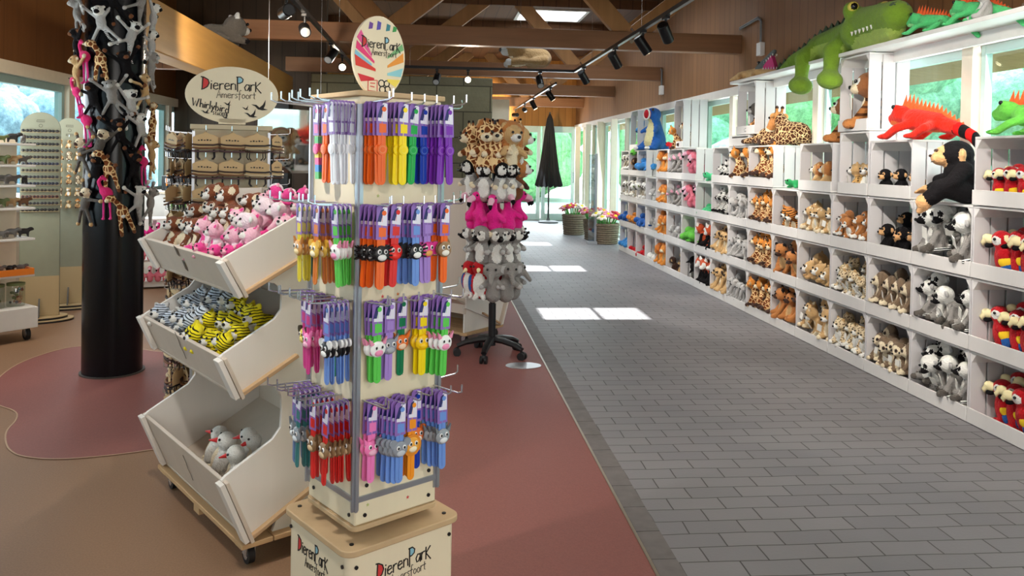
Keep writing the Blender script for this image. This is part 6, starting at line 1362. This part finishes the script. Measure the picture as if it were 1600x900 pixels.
# ------------------------------------------------------------------ things right of the column
pr = thing('pink_toy_rack', 'low white tiered rack hung with pink flamingo toys beyond the black column', 'display stand', (-3.14, 9.35, 0), .3)
for z in (.06, .30, .54, .76): b = MB(); b.bb(-.17, .17, -.15, .15, z, z + .02); b.build('tier', WHITE, pr, .003)
b = MB(); b.bb(-.02, .02, -.02, .02, .06, .78); b.build('post', WHITE, pr); b = MB(); b.bb(-.17, .17, -.15, .15, .02, .06); b.build('base', WHITE, pr)
for x, y in ((-.14, -.12), (.14, -.12), (-.14, .12), (.14, .12)): caster(pr, x, y, .02) if False else None
b = MB()
for x in (-.14, .14):
    for y in (-.12, .12): b.cyl((x, y, 0), (x, y, .03), .02, n=10)
for i, (x, y) in enumerate(((-.14, -.12), (.14, -.12), (-.14, .12), (.14, .12))): f = MB(); f.cyl((x, y, 0), (x, y, .025), .02, n=12); f.build('foot', CAST, pr)
for t_ in range(3):
    for k in range(4):
        p = localw(pr, (-.12 + .08 * k, -.165, .32 + .24 * t_ - .23 + .0)); 
        place(PU['flamingo'] if t_ == 2 else K['pinkbird'], 'pink flamingo toy, %s from left on the %s tier of the white rack' % (ORD[k], ['lowest', 'middle', 'upper'][t_]), 'plush toy', (p[0], p[1], .085 + .24 * t_), .3 + rg.uniform(-.3, .3), .18, 'pink toys on the white rack', False)
ct = thing('side_counter', 'dark counter with white front under the left windows beyond the column', 'counter', (-3.3, 10.6, 0), .0)
b = MB(); b.bb(-.5, .45, -.25, .3, 0, 1.0); b.build('body', WHITE, ct, .004); b = MB(); b.bb(-.52, .47, -.27, .32, 1.0, 1.03); b.build('worktop', CREAM, ct, .003); b = MB(); b.bb(-.2, .4, .05, .25, 1.03, 1.22); b.build('dark_box', BLKP, ct, .004)
AMB = plain('handle_amber', (226, 140, 40), .35)
for k in range(3):
    u = thing('cane_umbrella', 'umbrella with orange cane handle standing on the dark counter, %s from left' % ORD[k], 'umbrella', (-3.36 + .10 * k, 10.42, 1.03), 0, 'orange-handled umbrellas')
    b = MB(); b.tube([(0, 0, .06), (0, 0, .17), (.012, 0, .205), (.04, 0, .218), (.068, 0, .205), (.076, 0, .17)], .011, 8); b.build('cane_handle', AMB, u); b = MB(); b.cyl((0, 0, 0), (0, 0, .07), .02, .016, 10); b.build('canopy', BLKP, u)
gb = thing('pencil_box', 'white box of green pencils on the floor-standing rack by the column', 'box', (-3.02, 9.85, 0), .2); b = MB(); b.bb(-.16, .16, -.08, .08, 0, .84); b.build('box', WHITE, gb, .004)
for k in range(9): b = MB(); b.cyl((-.12 + .03 * k, -.04, .84), (-.12 + .03 * k, -.04, 1.0), .011, n=8); b.build('pencil', plain('pencil_green', (88, 130, 60), .5), gb)
# cash desk and clear screen behind the bracelet stand
cd = thing('cash_desk', 'dark cash desk with a clear hanging screen behind the bracelet stand', 'counter', (-1.30, 7.3, 0), 0); b = MB(); b.bb(-.55, .45, 0, .55, 0, .95); b.build('body', BLKP, cd, .006); b = MB(); b.bb(-.58, .48, -.03, .58, .95, .985); b.build('worktop', plain('desk_top', (64, 52, 44), .5), cd, .004)
pxs = thing('clear_screen', 'clear acrylic screen reflecting the windows above the cash desk', 'screen', (-1.24, 7.2, 1.35), .64); b = MB(); b.bb(-.34, .34, -.003, .003, 0, .56); b.build('pane', glass('acrylic', (226, 232, 232), .30), pxs)
for x in (-.25, .25): b = MB(); b.cyl((x, 0, .56), (x, 0, 2.6), .0015, n=5); b.build('cord', STEEL, pxs)
for x in (-.2, .2): b = MB(); b.cyl((x, .05, -.365), (x, 0, .02), .008, n=8); b.build('leg', STEEL, pxs)

# ------------------------------------------------------------------ far end: parasol, baskets, gate
um = thing('folded_parasol', 'folded black garden parasol on a round base before the glass doors', 'parasol', (2.72, 19.05, 0), 0)
BF = plain('parasol_cloth', (26, 26, 30), .8); V = MB(); n = 16; prof = [(.02, 2.62), (.07, 2.5), (.11, 2.2), (.16, 1.7), (.22, 1.25), (.29, .95), (.30, .90)]
P3 = []; F3 = []
for i, (r, z) in enumerate(prof):
    for j in range(n * 2):
        a = PI * j / n; rr_ = r * (1 + (.13 if j % 2 else -.13) * min(1, i / 3)); zz = z - (.05 if (i == len(prof) - 1 and j % 2 == 0) else 0); P3.append((rr_ * math.cos(a), rr_ * math.sin(a), zz))
for i in range(len(prof) - 1):
    for j in range(n * 2): F3.append((i * n * 2 + j, i * n * 2 + (j + 1) % (n * 2), (i + 1) * n * 2 + (j + 1) % (n * 2), (i + 1) * n * 2 + j))
V.add(P3, F3); V.build('canopy', BF, um, angle=60); b = MB(); b.cyl((0, 0, .04), (0, 0, 2.66), .022, n=12); b.build('pole', plain('pole_grey', (70, 72, 74), .4, .5), um); b = MB(); b.lathe([(.24, 0), (.24, .03), (.2, .05), (.05, .06), (.03, .12), (.0, .12)], 24); b.build('base', plain('base_grey', (92, 96, 100), .6), um)
WICK = wood('wicker', (142, 128, 110), 'X', 'Z', None, .35, .85, .01, 2.5)
FLW = [fur('petal_%d' % i, c) for i, c in enumerate(((232, 150, 170), (240, 214, 190), (206, 70, 90), (226, 120, 90), (244, 230, 220)))]
def flower(c, i):
    root = thing('flower_toy', link=False); b = MB()
    for k in range(6): a = 2 * PI * k / 6; b.ell((.055 * math.cos(a), .055 * math.sin(a), .22), (.045, .03, .02), (0, 0, a), 0, 8, 5)
    b.build('petals', c, root, link=False, angle=80); b = MB(); b.ell((0, 0, .23), (.03, .03, .022)); b.build('flower_centre', F_YELLOW, root, link=False); b = MB(); b.cyl((0, 0, 0), (0, 0, .22), .012, n=6); b.build('stem', F_GREEN, root, link=False); return root
FL = [flower(c, i) for i, c in enumerate(FLW)]; FN = ['pink', 'cream', 'red', 'coral', 'white']
for bi, (x, y, r, h) in enumerate(((2.83, 16.1, .22, .40), (3.06, 15.1, .20, .38), (3.12, 14.35, .22, .36))):
    bs = thing('wicker_basket', 'grey wicker basket of flower toys at the glazed end, %s from the doors' % ORD[bi], 'basket', (x, y, 0), 0, 'wicker baskets')
    b = MB(); n = 36
    for lv in range(9):
        z = .02 + (h - .04) * lv / 8; rr_ = r * (.84 + .16 * lv / 8); b.tube([((rr_ + .008 * (1 if (k + lv) % 2 else -1)) * math.cos(2 * PI * k / n), (rr_ + .008 * (1 if (k + lv) % 2 else -1)) * math.sin(2 * PI * k / n), z) for k in range(n + 1)], h / 16.5, 6, 0, False)
    b.build('woven_side', WICK, bs, angle=70); b = MB(); b.cyl((0, 0, .005), (0, 0, .02), r * .84, n=24); b.build('bottom', WICK, bs); b = MB(); b.tube([(r * 1.02 * math.cos(2 * PI * k / n), r * 1.02 * math.sin(2 * PI * k / n), h) for k in range(n + 1)], .018, 8, 0, False); b.build('rim', WICK, bs)
    rf_ = random.Random(bi)
    for k in range(12):
        a = 2 * PI * k / 12; q = .13 if k % 3 else .05; ci_ = rf_.randrange(5)
        place(FL[ci_], '%s flower toy in the %s wicker basket from the doors, number %s clockwise' % (FN[ci_], ORD[bi], ORD[k]), 'flower toy', (x + q * math.cos(a), y + q * math.sin(a), h - .10 + rf_.uniform(0, .08)), (math.sin(a) * -.5, math.cos(a) * .5, 0), 1.1, 'flower toys in basket %s' % ORD[bi])
gt = thing('security_gate', 'slim tall glass security gate between the wicker baskets and the aisle', 'gate', (2.83, 14.25, 0), 0)
b = MB(); b.bb(-.06, .05, -.012, .012, .05, 1.62); b.build('panel', glass('gate_glass', (224, 236, 240), .25), gt); b = MB(); b.bb(.05, .09, -.02, .02, 0, 1.64); b.build('post', ALU, gt, .003); b = MB(); b.bb(-.08, .10, -.06, .06, 0, .05); b.build('foot', ALU, gt, .004)

# ------------------------------------------------------------------ spotlight tracks
TRK = plain('track_black', (20, 20, 22), .35, .3); ZT = 2.70
def track(name, label, a, b_):
    o = thing(name, label, 'lamp track', a, 0); a, b_ = Vector(a), Vector(b_); d = b_ - a
    m = MB(); m.box(d / 2, (.034 if abs(d.x) < .1 else d.length, .034 if abs(d.y) < .1 else d.length, .034)); m.build('rail', TRK, o)
    k = max(2, int(d.length / 2.2))
    for i in range(k): p = d * ((i + .5) / k); m = MB(); m.cyl(p, (p.x, p.y, ZC - ZT), .002, n=5); m.build('suspension_wire', STEEL, o)
    return o
track('lamp_track', 'black lamp track over the aisle, nearest the crates', (1.84, -1.0, ZT), (1.84, 10.6, ZT))
track('lamp_track', 'black cross lamp track before the stone block', (-1.08, 10.6, ZT), (1.822, 10.6, ZT))
track('lamp_track', 'black lamp track over the bracelet tower', (-1.10, 2.0, ZT), (-1.10, 10.582, ZT))
track('lamp_track', 'farthest black lamp track towards the glass doors', (1.84, 12.3, ZT), (1.84, 19.0, ZT))
LENS = emit('lamp_lens', (255, 236, 200), 14.0)
def spotlamp(x, y, aim, label, watts=0, lit=False, col=WARM, ang=62):
    r = thing('track_spotlight', label, 'spotlight', (x, y, ZT - .02), 0, None); d = (Vector(aim) - Vector((x, y, ZT - .16))).normalized()
    m = MB(); m.bb(-.02, .02, -.05, .05, -.022, 0); m.cyl((0, 0, -.02), (0, 0, -.07), .011, n=10); m.build('adapter', TRK, r)
    c = Vector((0, 0, -.13)); a_, b_ = c - d * .085, c + d * .085
    m = MB(); m.cyl(a_, b_, .047, n=24); m.cyl(a_, a_ - d * .006, .042, n=24); m.build('housing', TRK, r, .003)
    m = MB(); m.cyl(b_ - d * .002, b_ + d * .0015, .038, n=20); m.build('lens', LENS if lit else plain('lens_off', (150, 150, 150), .2), r)
    if watts:
        l = bpy.data.lights.new('spot', 'SPOT'); l.energy = watts; l.color = col; l.spot_size = math.radians(ang); l.spot_blend = .55; l.shadow_soft_size = .04
        o = bpy.data.objects.new('spot', l); COL.objects.link(o); o.location = Vector((x, y, ZT - .02)) + c + d * .11; o.rotation_euler = d.to_track_quat('-Z', 'Y').to_euler()
    return r
CRW = 108
for k, (y, ay) in enumerate(((1.2, 4.2), (2.6, 4.8), (4.2, 5.7), (6.35, 8.0), (7.06, 7.4), (8.18, 9.3), (9.94, 11.2))):
    spotlamp(1.84, y, (3.2, ay, .8), 'black track spotlight above the aisle, %s from the near end of the track' % ORD[k], CRW * (1.0 if k < 3 else .7), True, (1.0, .93, .84), 80)
spotlamp(1.84, .2, (-.15, 2.5, 1.0), 'added black fill spotlight at the near end of the aisle track, brightening the bracelet tower', 70, True, NEUT, 44)  # extra out-of-frame lamp added to brighten the tower faces
spotlamp(-1.10, 2.25, (-.40, 3.2, .75), 'added black fill spotlight at the near end of the left track, brightening the dump bin', 75, True, NEUT, 70)  # fill lamp added out of frame to whiten the bin panels
spotlamp(1.37, 10.6, (1.6, 8.2, 0), 'black spotlight on the cross track beside the cat plush', 0)
spotlamp(0.0, 10.6, (-.4, 8, .6), 'black spotlight near the middle of the cross track', 0)
spotlamp(.41, 10.6, (.1, 2.5, 1.6), 'lit spotlight glaring towards the camera from the cross track', 90, True, WARM, 50)
for k, (y, aim, wt) in enumerate(((3.4, (-.35, 2.2, .2), 0), (5.97, (-2.25, 8.6, 2.5), 170), (6.8, (-.1, 2.6, .9), 150), (8.48, (-2.0, 6.0, .5), 90), (9.48, (-.2, 3.0, 1.4), 60))):
    spotlamp(-1.10, y, aim, 'black spotlight on the left track, %s from the near end' % ORD[k], wt, k in (1, 4), WARM, 70)
for k, (y, aim, wt) in enumerate(((12.88, (3.2, 13, .8), 80), (15.13, (3.0, 15, .4), 0), (16.64, (2.6, 19.5, 2.5), 150), (18.6, (1.2, 19.8, 2.6), 340))):
    spotlamp(1.84, y, aim, 'black spotlight on the farthest track, %s from its near end' % ORD[k], wt, k in (0, 1), (1.0, .74, .40) if k > 1 else WARM, 80)
# conduits and boxes on the plank wall
for i, (y, yz) in enumerate(((12.15, 2.62), (8.35, 2.74))):
    cnd = thing('wall_socket_box', 'white junction box with grey conduit on the plank wall, %s' % ('by the second beam' if i == 0 else 'above the crocodile\'s tail'), 'junction box', (XW - .045, y, yz), 0)
    b = MB(); b.bb(-.03, .025, -.055, .055, -.07, .07); b.build('box', WHITE, cnd, .006)
    for s in (0, 1): b = MB(); b.tube([(0, .02 * s, .07), (0, .02 * s, .30 + .02 * s), (0, .1 + .0 * s, .34 + .02 * s), (0, .62, .31 + .02 * s)], .009, 8); b.build('conduit', plain('conduit_grey', (120, 122, 124), .4, .4), cnd)
